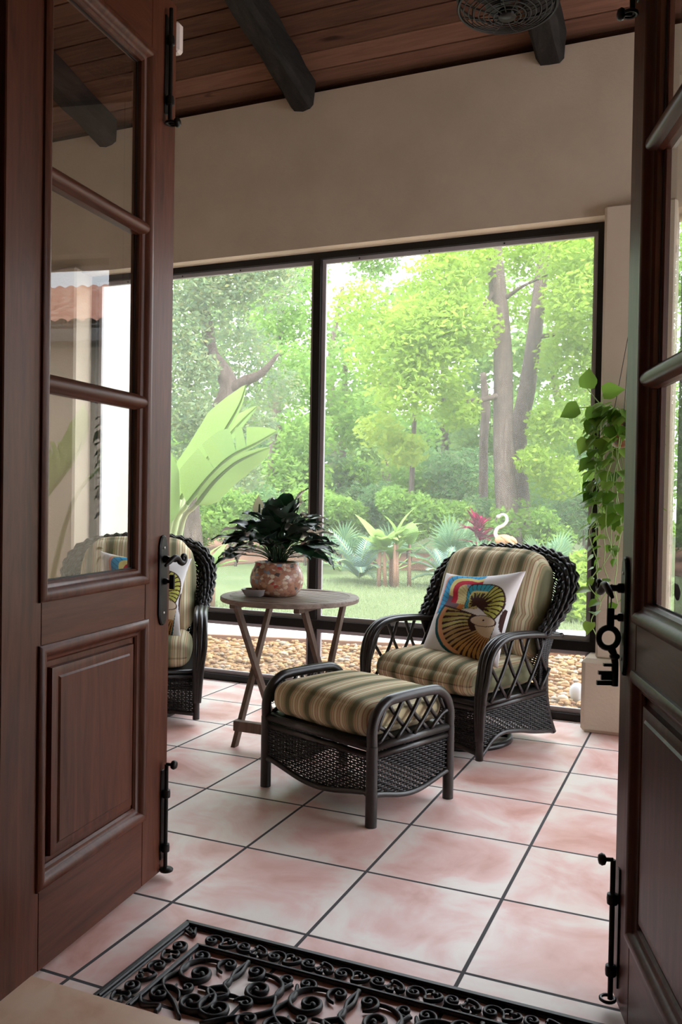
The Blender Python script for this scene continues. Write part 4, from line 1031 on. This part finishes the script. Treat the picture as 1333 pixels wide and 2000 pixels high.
# mulch beds
def bed(name,pts,z=GZ+.012,h=.12):
    mb=MB(); n=len(pts); P=smoothpath([V(x,y,0) for x,y in pts],5,True); n=len(P)
    mb.add([(p[0],p[1],z-h) for p in P]+[(p[0],p[1],z) for p in P],[(i,(i+1)%n,n+(i+1)%n,n+i) for i in range(n)]+[tuple(range(n,2*n))]); return struct(mb.build(name,M['mulch']))
bed('mulch_bed',[tuple(on_ground(*q,GZ)[:2]) for q in ((300,1110),(470,1102),(560,1096),(640,1098),(760,1112),(900,1114),(1000,1108),(1180,1094),(1240,1086),(1200,1078),(1000,1082),(640,1078),(560,1060),(480,1046),(300,1044))])

def leaf_cloud(blobs, L, W, flat=.55):
    """blobs: (cx,cy,cz, rx,ry,rz, n) -> quads"""
    Vs=[]
    for (cx,cy,cz,rx,ry,rz,n) in blobs:
        d=rng.normal(size=(n,3)); d/=np.linalg.norm(d,axis=1,keepdims=True); r=rng.uniform(.15,1,n)**.55
        p=d*r[:,None]*np.array([rx,ry,rz])+np.array([cx,cy,cz])
        a=rng.normal(size=(n,3)); a[:,2]*=flat; a/=np.linalg.norm(a,axis=1,keepdims=True)
        q=rng.normal(size=(n,3)); q-=a*(q*a).sum(1,keepdims=True); q/=np.linalg.norm(q,axis=1,keepdims=True)
        l=(L*rng.uniform(.7,1.3,n))[:,None]; w=(W*rng.uniform(.7,1.3,n))[:,None]
        Vs.append(np.stack([p-a*l*.5,p+q*w*.5-a*l*.06,p+a*l*.5,p-q*w*.5-a*l*.06],1))
    VV=np.concatenate(Vs).reshape(-1,3); return VV,np.arange(len(VV)).reshape(-1,4)
def trunk(mb, pts, rs, n=10): mb.tube(smoothpath(pts,5),np.interp(np.linspace(0,1,(len(pts)-1)*5+1),np.linspace(0,1,len(rs)),rs),n)
def tree(lab, base, wood_parts, blobs, lm, L, W, name='tree', cat='tree', grp=None):
    root=empty(name,tuple(base)); tag(root,lab,cat,grp); b=np.array(base)
    if wood_parts:
        mb=MB()
        for pts,rs in wood_parts: trunk(mb,[np.array(p)-b for p in pts],rs)
        mb.build('trunk',M['bark'],root,True)
    if blobs:
        VV,FF=leaf_cloud([(x-b[0],y-b[1],z-b[2],*r) for (x,y,z,*r) in blobs],L,W)
        fast_mesh('foliage',VV,FF,lm,root)
    return root
def B(px,py,dep,r,n,ry=None): p=at(px,py,dep); return (*p,r,ry or r,r*.8,n)
def G0(px,dep): 
    p=at(px,1060,dep); return (p[0],p[1],-.16)
# the two big trunks right of centre
p0=G0(1003,16.5)
tree('tall tree with a straight grey trunk, left one of the two right of the post',p0,
 [([p0,at(985,900,16.5),at(983,700,16.5),at(972,560,16.5),at(960,440,16.6),at(955,330,16.8)],[.24,.20,.18,.165,.15,.12]),
  ([at(972,560,16.5),at(930,615,16.2),at(880,622,15.9),at(830,606,15.6)],[.05,.04,.03,.015]),
  ([at(985,770,16.5),at(930,782,16.2),at(860,780,15.8),at(790,772,15.3)],[.06,.045,.03,.012]),
  ([at(978,590,16.5),at(1020,560,16.2),at(1075,535,16)],[.05,.03,.015])],
 [B(*q) for q in ((1010,470,18,1.0,1800),(900,500,16,.8,1500),(860,560,15.6,.8,1500),(905,640,15.5,.75,1700),(830,640,15.2,.8,1700),(1130,490,15.5,.9,2400),(1140,590,15.2,.8,2200),(760,690,15.2,.8,1500),(850,720,15.2,.7,1300),(1025,600,18,.6,700),(890,800,15.6,.5,700),(800,770,15,.6,1000),(700,600,15.5,.6,700))],M['leaf_spring'],.125,.055)
p0=G0(1028,17.2)
tree('leaning tree with a grey trunk, just right of the straight grey trunk',p0,
 [([p0,at(1012,880,17.2),at(1030,760,17.2),at(1044,660,17.2),at(1058,540,17.3),at(1070,440,17.4)],[.21,.18,.17,.15,.13,.10]),
  ([at(1044,660,17.2),at(1100,650,17),at(1165,640,16.8)],[.05,.03,.015])],
 [B(*q) for q in ((1090,450,18.6,1.1,2200),(1150,540,16.6,.8,1900),(1115,700,16.2,.7,1500),(1150,660,16.4,.8,1500),(1085,830,16.2,.6,1200),(1130,790,16.6,.8,1500),(1090,930,16.4,.6,1100),(1045,900,16,.4,500),(920,560,18.4,.9,1300),(1050,500,18.2,.7,900))],M['leaf_spring'],.12,.052)
p0=G0(946,18.2)
tree('thin broken snag trunk left of the straight grey trunk',p0,[([p0,at(945,880,18.2),at(949,800,18.2),at(944,728,18.2)],[.10,.09,.10,.06])],None,None,0,0)
# evergreen oak on the left
p0=G0(392,11.5)
tree('evergreen oak with a forked trunk behind the big paddle leaves',p0,
 [([p0,at(372,960,11.5),at(400,860,11.5),at(445,770,11.5),at(438,730,11.5),at(412,690,11.5),at(404,630,11.5),at(385,560,11.6)],[.13,.12,.13,.13,.12,.10,.085,.05]),
  ([at(447,765,11.5),at(478,745,11.4),at(512,728,11.3),at(545,690,11.2)],[.09,.075,.05,.02])],
 [B(*q) for q in ((350,540,11,.7,2400),(420,560,11.2,.6,1800),(470,520,11.3,.6,1500),(340,640,11,.55,1900),(380,720,10.9,.35,900),(345,800,10.9,.5,1900),(400,840,11.2,.4,1200),(350,900,11,.4,1000),(520,560,11.4,.55,900),(500,830,11.6,.35,600),(450,640,11.9,.4,500),(300,700,11,.7,1200),(545,505,11.4,.5,700),(480,930,11.8,.3,500),(470,690,12.3,.6,1500),(420,760,12.3,.5,900),(530,760,12.4,.5,900))],M['leaf_oak'],.075,.032)
# spindly trunks and spring crowns in the middle distance
MT=[('slim tree trunk rising left of the central post',547,21,[(545,880),(548,700),(552,520)],.085,((560,540,21,1.1,900),(580,640,21,1.0,1000),(540,620,20.6,.9,800),(590,760,20.5,.9,900))),
    ('slim leaning tree trunk directly beyond the potted lily',530,19,[(528,960),(533,880),(540,760)],.10,((590,850,19,.8,900),(560,720,19.5,.8,800),(600,930,19,.6,700))),
    ('thin woodland tree just right of the central post',668,22,[(668,960),(670,860),(676,700)],.11,((690,720,21.5,1.1,1200),(660,830,21,.9,1000),(720,820,20.5,.9,1000))),
    ('pale woodland tree seen above the canna clump',760,24,[(757,930),(765,800),(776,620)],.09,((770,650,23.5,1.3,1200),(730,600,24,1.1,700),(800,840,22.5,1.1,1100))),
    ('woodland tree with a bare thin trunk near the right column',1150,21,[(1150,960),(1148,850),(1140,700)],.09,((1120,860,20.5,.9,1000),(1160,780,20.5,.9,900),(1165,900,20,.8,900)))]
for lab,px,dep,pts,r,bl in MT:
    p0=G0(px,dep); tree(lab,p0,[([p0]+[at(x,y,dep) for x,y in pts],[r*1.15,r,r*.85,r*.6])],[B(*q) for q in bl],M['leaf_mid'],.15,.075,grp=None)
# distant wood: tall trees behind everything, haze tinted into their leaves
rf=random.Random(21)
FARL=['distant tree at the far left edge of the screened view','distant tree behind the forked oak','distant tree above the table plant','distant tree behind the central post','distant tree with open crown right of the central post','distant tree behind the canna clump','distant tree behind the crimson shrub','distant tree behind the two big trunks','distant tree at the right edge of the screened view','distant tree seen through the glass of the right door']
for i,lab in enumerate(FARL):
    px=330+i*108; dep=27+rf.uniform(0,8); p0=G0(px,dep); bl=[]
    for k in range(9):
        yy=960-k*62+rf.uniform(-25,25); 
        if i==3 and yy<640: continue
        bl.append(B(px+rf.uniform(-70,70),yy,dep+rf.uniform(-1.5,1.5),rf.uniform(.9,1.5),rf.randint(420,700)))
    tree(lab,p0,[([p0,at(px+rf.uniform(-12,12),850,dep),at(px+rf.uniform(-20,20),700,dep),at(px+rf.uniform(-20,20),560,dep)],[.17,.14,.11,.06])],bl,M['leaf_far'],.26,.13,grp=None)
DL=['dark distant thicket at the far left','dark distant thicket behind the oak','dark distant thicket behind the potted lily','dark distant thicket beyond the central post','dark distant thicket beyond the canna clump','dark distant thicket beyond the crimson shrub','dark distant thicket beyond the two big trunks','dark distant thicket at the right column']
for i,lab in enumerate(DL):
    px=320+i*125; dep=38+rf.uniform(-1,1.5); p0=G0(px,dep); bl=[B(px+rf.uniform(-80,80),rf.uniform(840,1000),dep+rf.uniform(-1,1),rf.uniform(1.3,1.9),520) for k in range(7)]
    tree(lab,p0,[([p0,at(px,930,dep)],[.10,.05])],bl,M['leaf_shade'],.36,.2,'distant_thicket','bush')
# understory thicket behind the bed
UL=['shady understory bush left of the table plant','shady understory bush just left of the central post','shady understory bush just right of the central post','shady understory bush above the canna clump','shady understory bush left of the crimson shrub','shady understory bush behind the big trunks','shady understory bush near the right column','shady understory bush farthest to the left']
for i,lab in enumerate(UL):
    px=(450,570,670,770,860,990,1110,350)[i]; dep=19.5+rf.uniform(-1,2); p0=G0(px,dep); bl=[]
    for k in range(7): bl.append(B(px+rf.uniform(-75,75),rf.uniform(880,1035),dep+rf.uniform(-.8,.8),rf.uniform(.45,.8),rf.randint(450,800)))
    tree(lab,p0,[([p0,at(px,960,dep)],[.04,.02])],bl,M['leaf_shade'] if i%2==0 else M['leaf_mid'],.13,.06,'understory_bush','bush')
GL=['low green bush at the back of the bed, far left','low green bush above the left armchair','low green bush left of the potted lily','low green bush behind the potted lily','low green bush right beside the central post','low green bush behind the first cycad','low green bush behind the canna clump','low green bush right of the canna clump','low green bush behind the second cycad','low green bush behind the crimson shrub','low green bush behind the flamingo ornament','low green bush right of the big trunks','low green bush by the stucco column','low green bush beyond the column, seen through the right door glass','low green bush seen at the very right edge through the door glass']
for i,lab in enumerate(GL):
    px=325+i*68; dep=16.4+rf.uniform(-.6,1.0); p0=G0(px,dep); oy=rf.uniform(-38,22); bl=[B(px+rf.uniform(-38,38),min(1052,rf.uniform(990,1050)+oy),dep+rf.uniform(-.4,.4),rf.uniform(.28,.45),rf.randint(380,560)) for k in range(5)]
    tree(lab,p0,[([p0,at(px,1015,dep)],[.03,.015])],bl,M['leaf_mid'] if i%3 else M['leaf_shade'],.10,.045,'low_bush','bush')
p0=G0(800,17.5)
tree('yellow-tinged young tree above the canna clump',p0,[([p0,at(806,900,17.5),at(812,760,17.5),at(806,640,17.5)],[.06,.05,.04,.02])],[B(*q) for q in ((800,640,17.3,.7,700),(850,690,17,.5,400),(770,760,17,.6,500),(790,880,17,.5,500),(740,840,17,.5,400))],M['leaf_yellow'],.14,.07)

g=on_ground(1138,1205,GZ); tree('bright yellow-green bush on the lawn between the right armchair and the column',(g[0],g[1],GZ),[([(g[0],g[1],GZ),at(1138,1160,9.6)],[.03,.015])],[B(*q) for q in ((1128,1165,9.6,.20,260),(1150,1180,9.5,.18,240),(1150,1125,9.9,.22,280),(1122,1195,9.4,.14,160),(1165,1150,9.8,.2,240),(1140,1095,10.2,.18,200))],M['leaf_spring'],.13,.04,'low_bush','bush')
# fan palms
def palmetto(lab,px,py,dep,nf,size,seed):
    g=at(px,py,dep); root=empty('saw_palmetto',(g[0],g[1],GZ)); tag(root,lab,'palm','saw palmettos'); r=random.Random(seed); mb=MB(); st=MB()
    for k in range(nf):
        az=r.uniform(0,2*PI); el=r.uniform(.35,1.35); L=size*r.uniform(.8,1.2); c=V(math.cos(az)*math.cos(el),math.sin(az)*math.cos(el),math.sin(el))*L
        st.tube([(0,0,0),tuple(c)],.012,5); d=nrm(c); s=nrm(np.cross(d,V(0,0,1))+V(0,0,.01)); u=np.cross(s,d); n=17
        for j in range(n):
            a=math.radians(-105+210*j/(n-1)); w=nrm(d*math.cos(a)+s*math.sin(a)+u*.10); ll=size*.72*(1-.25*abs(a)/1.9)*r.uniform(.9,1.1); t=np.cross(w,u)*.022
            m1=c+w*ll*.5; mb.add([c-t*.3,m1-t,c+w*ll-u*.12*ll,m1+t,c+t*.3],[(0,1,2,3,4)])
    mb.build('fronds',M['palmetto'],root); st.build('frond_stalks',M['stem'],root)
palmetto('saw palmetto with spiky fans left of the crimson shrub',885,1050,14.6,13,.62,1)
palmetto('saw palmetto with spiky fans above the pale canna clump',770,1040,15.6,11,.60,2)
palmetto('saw palmetto just right of the central post',668,1040,15.4,10,.58,3)
palmetto('saw palmetto below the pink flamingo ornament',950,1085,13.2,10,.50,4)
palmetto('saw palmetto at the foot of the big trunks',1075,1080,13.6,12,.50,5)
palmetto('saw palmetto low down beside the stucco column',1150,1120,10.6,10,.36,6)
# feathery cycads
def cycad(lab,px,py,dep,nf,size,seed):
    g=at(px,py,dep); root=empty('cycad',(g[0],g[1],GZ)); tag(root,lab,'cycad','blue-green cycads'); r=random.Random(seed); mb=MB(); st=MB()
    for k in range(nf):
        az=2*PI*k/nf+r.uniform(-.2,.2); el=r.uniform(.5,1.25); L=size*r.uniform(.85,1.1); p=V(0,0,.08); pts=[p]; d=V(math.cos(az)*math.cos(el),math.sin(az)*math.cos(el),math.sin(el))
        for j in range(10):
            d=nrm(d+V(0,0,-.12)); p=p+d*L/10; pts.append(p)
        st.tube(pts,.008,4); h=nrm(np.cross(d,V(0,0,1)))
        for j in range(1,11):
            for q in (0,.5):
                c=pts[j-1]*(1-q)+pts[j]*q
                for s in (-1,1):
                    e=c+h*s*L*.17*math.sin(PI*(j+q+.8)/12.5)+nrm(pts[j]-pts[j-1])*L*.09+V(0,0,.02); t=nrm(pts[j]-pts[j-1])*.012
                    mb.add([c-t,(c+e)/2-t*1.2,e,(c+e)/2+t*1.2,c+t],[(0,1,2,3,4)])
    mb.build('fronds',M['cycad'],root); st.build('frond_stalks',M['stem'],root)
cycad('blue-green cycad spreading just right of the central post',702,1090,13.3,26,.88,1)
cycad('blue-green cycad between the canna clump and the right armchair',872,1092,12.8,22,.70,2)
# pale canna / young banana clump
g=at(772,1095,12.9); root=empty('canna_clump',(g[0],g[1],GZ)); tag(root,'pale green canna clump with brown stems on the mulch','canna'); r=random.Random(9); st=MB(); lf=MB()
for k in range(9):
    x,y=r.uniform(-.26,.26),r.uniform(-.2,.2); h=r.uniform(.42,.72); st.tube([(x,y,0),(x+r.uniform(-.03,.03),y,h)],[.034,.022],7)
    for j in range(3):
        az=r.uniform(0,2*PI); el=r.uniform(.6,1.45); d=V(math.cos(az)*math.cos(el),math.sin(az)*math.cos(el),math.sin(el)); blade(lf,(x,y,h-.03),d,V(-math.cos(az)*math.sin(el),-math.sin(az)*math.sin(el),math.cos(el)),r.uniform(.42,.70),r.uniform(.16,.24),r.uniform(.4,1.2),.25,7)
st.build('stems',M['canna_stem'],root,True); lf.build('leaves',M['canna'],root,True)
def small_banana(lab,px,py,dep,seed,h):
    g=at(px,py,dep); root=empty('young_banana',(g[0],g[1],GZ)); tag(root,lab,'banana plant'); r=random.Random(seed); st=MB(); lf=MB()
    st.tube([(0,0,0),(.02,0,h)],[.035,.02],7)
    for j in range(6):
        az=r.uniform(0,2*PI); el=r.uniform(.6,1.35); d=V(math.cos(az)*math.cos(el),math.sin(az)*math.cos(el),math.sin(el)); blade(lf,(.02,0,h-.05),d,V(-math.cos(az)*math.sin(el),-math.sin(az)*math.sin(el),math.cos(el)),r.uniform(.35,.55),r.uniform(.11,.16),r.uniform(.5,1.3),.25,7)
    st.build('stem',M['canna_stem'],root,True); lf.build('leaves',M['canna'],root,True)
small_banana('young banana plant on the mulch above the left armchair',384,1085,10.2,1,.42); small_banana('young banana plant on the mulch between armchair and table plant',416,1092,10.0,2,.50)
# crimson cordyline
g=at(934,1080,13.8); root=empty('cordyline',(g[0],g[1],GZ)); tag(root,'crimson leafed cordyline behind the right armchair','shrub'); r=random.Random(4); lf=MB(); st=MB(); h=.86
st.tube([(0,0,0),(0,0,h)],.03,7)
for k in range(40):
    az=r.uniform(0,2*PI); el=r.uniform(.15,1.45); d=V(math.cos(az)*math.cos(el),math.sin(az)*math.cos(el),math.sin(el)); blade(lf,(0,0,h-.28*r.random()**1.5),d,V(-math.cos(az)*math.sin(el),-math.sin(az)*math.sin(el),math.cos(el)),r.uniform(.26,.46),r.uniform(.06,.10),r.uniform(.2,.9),.3,6)
st.build('stem',M['bark'],root,True); lf.build('leaves',M['cordyline'],root,True)
# flamingo ornament
g=at(985,1055,12.2); gz=g[2]-GZ; root=empty('flamingo_ornament',(g[0],g[1],GZ)); tag(root,'pink flamingo garden ornament behind the right armchair','ornament')
s=12.2/1677.
mb=MB(); mb.ball((0,0,gz),.115,12,(1.15,.7,.72)); 
for k in range(9): mb.tube([(-.02+.02*k,-.06,gz+.06-.012*k),(.05+.014*k,-.075,gz-.02-.006*k)],[.022,.006],6)
mb.tube(smoothpath([(.09,0,gz+.02),(.15,0,gz-.01),(.19,0,gz-.05)],4),[.05,.045,.045,.04,.035,.03,.02,.014,.006],8)
mb.build('body',M['flamingo'],root,True)
nk=MB(); pth=smoothpath([(-.10,0,gz+.03),(-.125,0,gz+.10),(-.09,0,gz+.17),(-.02,0,gz+.205),(.03,0,gz+.26),(.03,0,gz+.33),(-.02,0,gz+.365),(-.075,0,gz+.345)],6); nk.tube(pth,np.linspace(.028,.018,len(pth)),9); nk.ball((-.085,0,gz+.335),.03,8,(1.1,.8,.9)); no=nk.build('neck',M['flamingo_neck'],root,True)
b=MB(); b.tube(smoothpath([(-.105,0,gz+.325),(-.125,0,gz+.29),(-.112,0,gz+.255)],4),[.016,.016,.014,.013,.012,.011,.010,.008,.004],8); tag(b.build('beak',M['bark'],no,True),'dark beak')
for yy in (-.025,.03):
    lg=MB(); lg.tube([(.0,yy,gz-.06),(.02,yy,gz*.45),(0,yy,0)],.009,6); lg.build('leg',M['flamingo_neck'],root,True)
# bright low plants beside the column
def tuft(lab,px,py,dep,n,h,seed,w=.05):
    g=on_ground(px,py,GZ) if dep is None else at(px,py,dep); root=empty('leafy_clump',(g[0],g[1],GZ)); tag(root,lab,'plant'); r=random.Random(seed); lf=MB()
    for k in range(n):
        az=r.uniform(0,2*PI); el=r.uniform(.5,1.45); q=r.uniform(0,.16); d=V(math.cos(az)*math.cos(el),math.sin(az)*math.cos(el),math.sin(el)); blade(lf,(q*math.cos(az),q*math.sin(az),0),d,V(-math.cos(az)*math.sin(el),-math.sin(az)*math.sin(el),math.cos(el)),h*r.uniform(.6,1.1),w*r.uniform(.7,1.3),r.uniform(.4,1.5),.2,6)
    lf.build('leaves',M['canna'],root,True)
tuft('bright leafy clump growing on the lawn behind the right armchair back',1140,1195,None,46,.62,1,.07); tuft('bright leafy clump rising by the column above its base',1158,1160,None,40,.62,2,.07)
tuft('narrow leafed clump in the far bed right of the flamingo',1120,1090,11.5,40,.55,3,.05)

# giant bird of paradise outside the left screen
def bop(root, leaves, stalks):
    base=np.array(root.location)
    st=MB()
    for pts,rs in stalks: 
        P_=smoothpath([np.array(p)-base for p in pts],6); st.tube(P_,np.interp(np.linspace(0,1,len(P_)),[0,1],rs),8)
    st.build('leaf_stalks',M['stem_pale'],root,True)
    for rib,wl,wr,cuts,tilt in leaves:
        P_=smoothpath([np.array(p)-base for p in rib],8); n=len(P_)-1; mb=MB()
        view=nrm((np.array(rib[0])+np.array(rib[-1]))/2-CAM)
        view=nrm(V(view[0],view[1],view[2]*.3))
        for side,W in ((1,wl),(-1,wr)):
            rows=[]
            for i in range(n+1):
                q=i/n; tg=nrm(P_[min(n,i+1)]-P_[max(0,i-1)]); s=-nrm(np.cross(view,tg))*side
                nv=np.cross(tg,s); prof=min(1,(q/.12))**.55*min(1,((1-q)/.5))**.75 if q<1 else 0
                w=W*max(prof,.0)+.002
                rows.append([P_[i]+(s*math.cos(tilt*k)+tg*.25)*w*k+nv*side*w*k*math.sin(tilt*k) for k in (0,.25,.5,.75,1.)])
            # split the blade along the tears
            cc=[0]+[int(c*n) for c in cuts if (side==1)]+[n]
            for a_,b_ in zip(cc[:-1],cc[1:]):
                if b_>a_:
                    seg=[list(r) for r in rows[a_:b_+1]]
                    if a_>0 and b_-a_>2:
                        gs=(0,.15,.33,.5,.65); seg[0]=[p*(1-g)+q*g for g,p,q in zip(gs,rows[a_],rows[a_+2])]; seg[1]=[p*(1-g*.9)+q*g*.9 for g,p,q in zip(gs,rows[a_+1],rows[a_+2])]
                    mb.grid(seg)
        mb.tube(P_,np.linspace(.016,.004,len(P_)),6)
        mb.build('leaf',M['banana'],root,True)
D=6.6
bb=at(330,1120,D); root=empty('bird_of_paradise_plant',(bb[0],bb[1],-.085)); tag(root,'tall plant with big torn paddle leaves outside the left screen','plant')
gb=(bb[0],bb[1],-.085)
L1=[at(352,975,D),at(400,905,D+.1),at(440,840,D+.15),at(468,790,D+.1),at(481,752,D)]
L2=[at(366,985,D-.2),at(410,930,D-.25),at(450,892,D-.3),at(500,866,D-.3),at(542,842,D-.25)]
L3=[at(384,985,D-.4),at(420,940,D-.45),at(460,905,D-.5),at(500,885,D-.5),at(527,874,D-.45)]
L4=[at(405,905,D+.5),at(440,860,D+.5),at(470,825,D+.5),at(503,793,D+.45)]
L5=[at(322,1030,D-.3),at(322,960,D-.3),at(318,900,D-.3),at(300,840,D-.3)]
bop(root,[(L1,.185,.03,[],.25),(L2,.20,.025,[.33,.45,.52,.58,.66],.2),(L3,.05,.13,[],.5),(L4,.09,.05,[],.3),(L5,.05,.11,[],.3)],
 [([gb,at(332,1050,D),L1[0]],[.035,.018]),([gb,at(340,1040,D-.1),L2[0]],[.035,.018]),([gb,at(352,1040,D-.25),L3[0]],[.03,.015]),([gb,at(352,1000,D+.3),L4[0]],[.03,.014]),([gb,at(322,1070,D-.2),L5[0]],[.03,.016])])
# the same kind of plant stands outside the right screen (mirrored in the left door)
c=copy_tree(root); c.location=(2.95,4.6,-.085); c.rotation_euler=(0,0,math.radians(75)); tag(c,'tall paddle leafed plant outside the right screen, seen mirrored in the left door','plant')

# ------------------------------------------------------------------ neighbouring wings of the house
hc=at(268,1000,7.2); h=empty('house_wing',(hc[0],hc[1],-.2),math.radians(37.0)); tag(h,'white stucco house wing outside to the left, glimpsed through the door glass','house')
mb=MB(); mb.box(-2.0,0,0,2.5,0,4.6); mb.build('wall',M['white_stucco'],h)
h=empty('house_wing',(6.0,9.0,-.2)); tag(h,'tile roofed house wing mirrored in the glass of the left door','house')
mb=MB(); mb.box(-2.6,4,0.5,5,0,3.7); mb.build('wall',M['stucco'],h)
mb=MB(); mb.box(-3.0,4.4,-.05,.05,3.62,3.86); mb.box(-3.0,4.4,.05,.5,3.62,3.68); mb.build('gutter',M['fascia'],h)
mb=MB(); x=-3.0; G=[]
nx=int(7.4/.025); ny=14
for i in range(nx+1):
    row=[]
    for j in range(2*ny+1):
        q=j/(2*ny); yy=-.12+2.6*q; st=.02*((j%2)==0); row.append((x,yy,3.86+1.15*q+.05*abs(math.sin(PI*x/.22))+st))
    G.append(row); x+=.025
mb.grid(G); mb.build('tile_roof',M['roof_tile'],h,True)
mb=MB(); mb.hexa([(-3,-.05,3.80),(4.4,-.05,3.80),(4.4,2.5,4.93),(-3,2.5,4.93),(-3,-.05,3.84),(4.4,-.05,3.84),(4.4,2.5,4.97),(-3,2.5,4.97)]); mb.build('roof_deck',M['fascia'],h)

# ------------------------------------------------------------------ light: bright hazy sky, soft high sun
w=bpy.data.worlds.new('sky'); SC.world=w; w.use_nodes=True; bg=w.node_tree.nodes['Background']; bg.inputs[0].default_value=(.91,.97,1.04,1); bg.inputs[1].default_value=7.0
sl=bpy.data.lights.new('sun','SUN'); sl.energy=4.5; sl.angle=math.radians(12); sl.color=(1,.92,.74); so=bpy.data.objects.new('sun',sl); COL.objects.link(so)
so.rotation_euler=(math.radians(28),math.radians(22),0)
vs=SC.view_settings; SC.display_settings.display_device='sRGB'; vs.view_transform='Standard'; vs.look='None'; vs.exposure=0.0; vs.gamma=1.0; vs.use_curve_mapping=False
cy=SC.cycles
cy.max_bounces=10; cy.diffuse_bounces=5; cy.glossy_bounces=4; cy.transmission_bounces=4; cy.transparent_max_bounces=16
cy.use_denoising=True; cy.sample_clamp_indirect=8.0; cy.caustics_reflective=False; cy.caustics_refractive=False
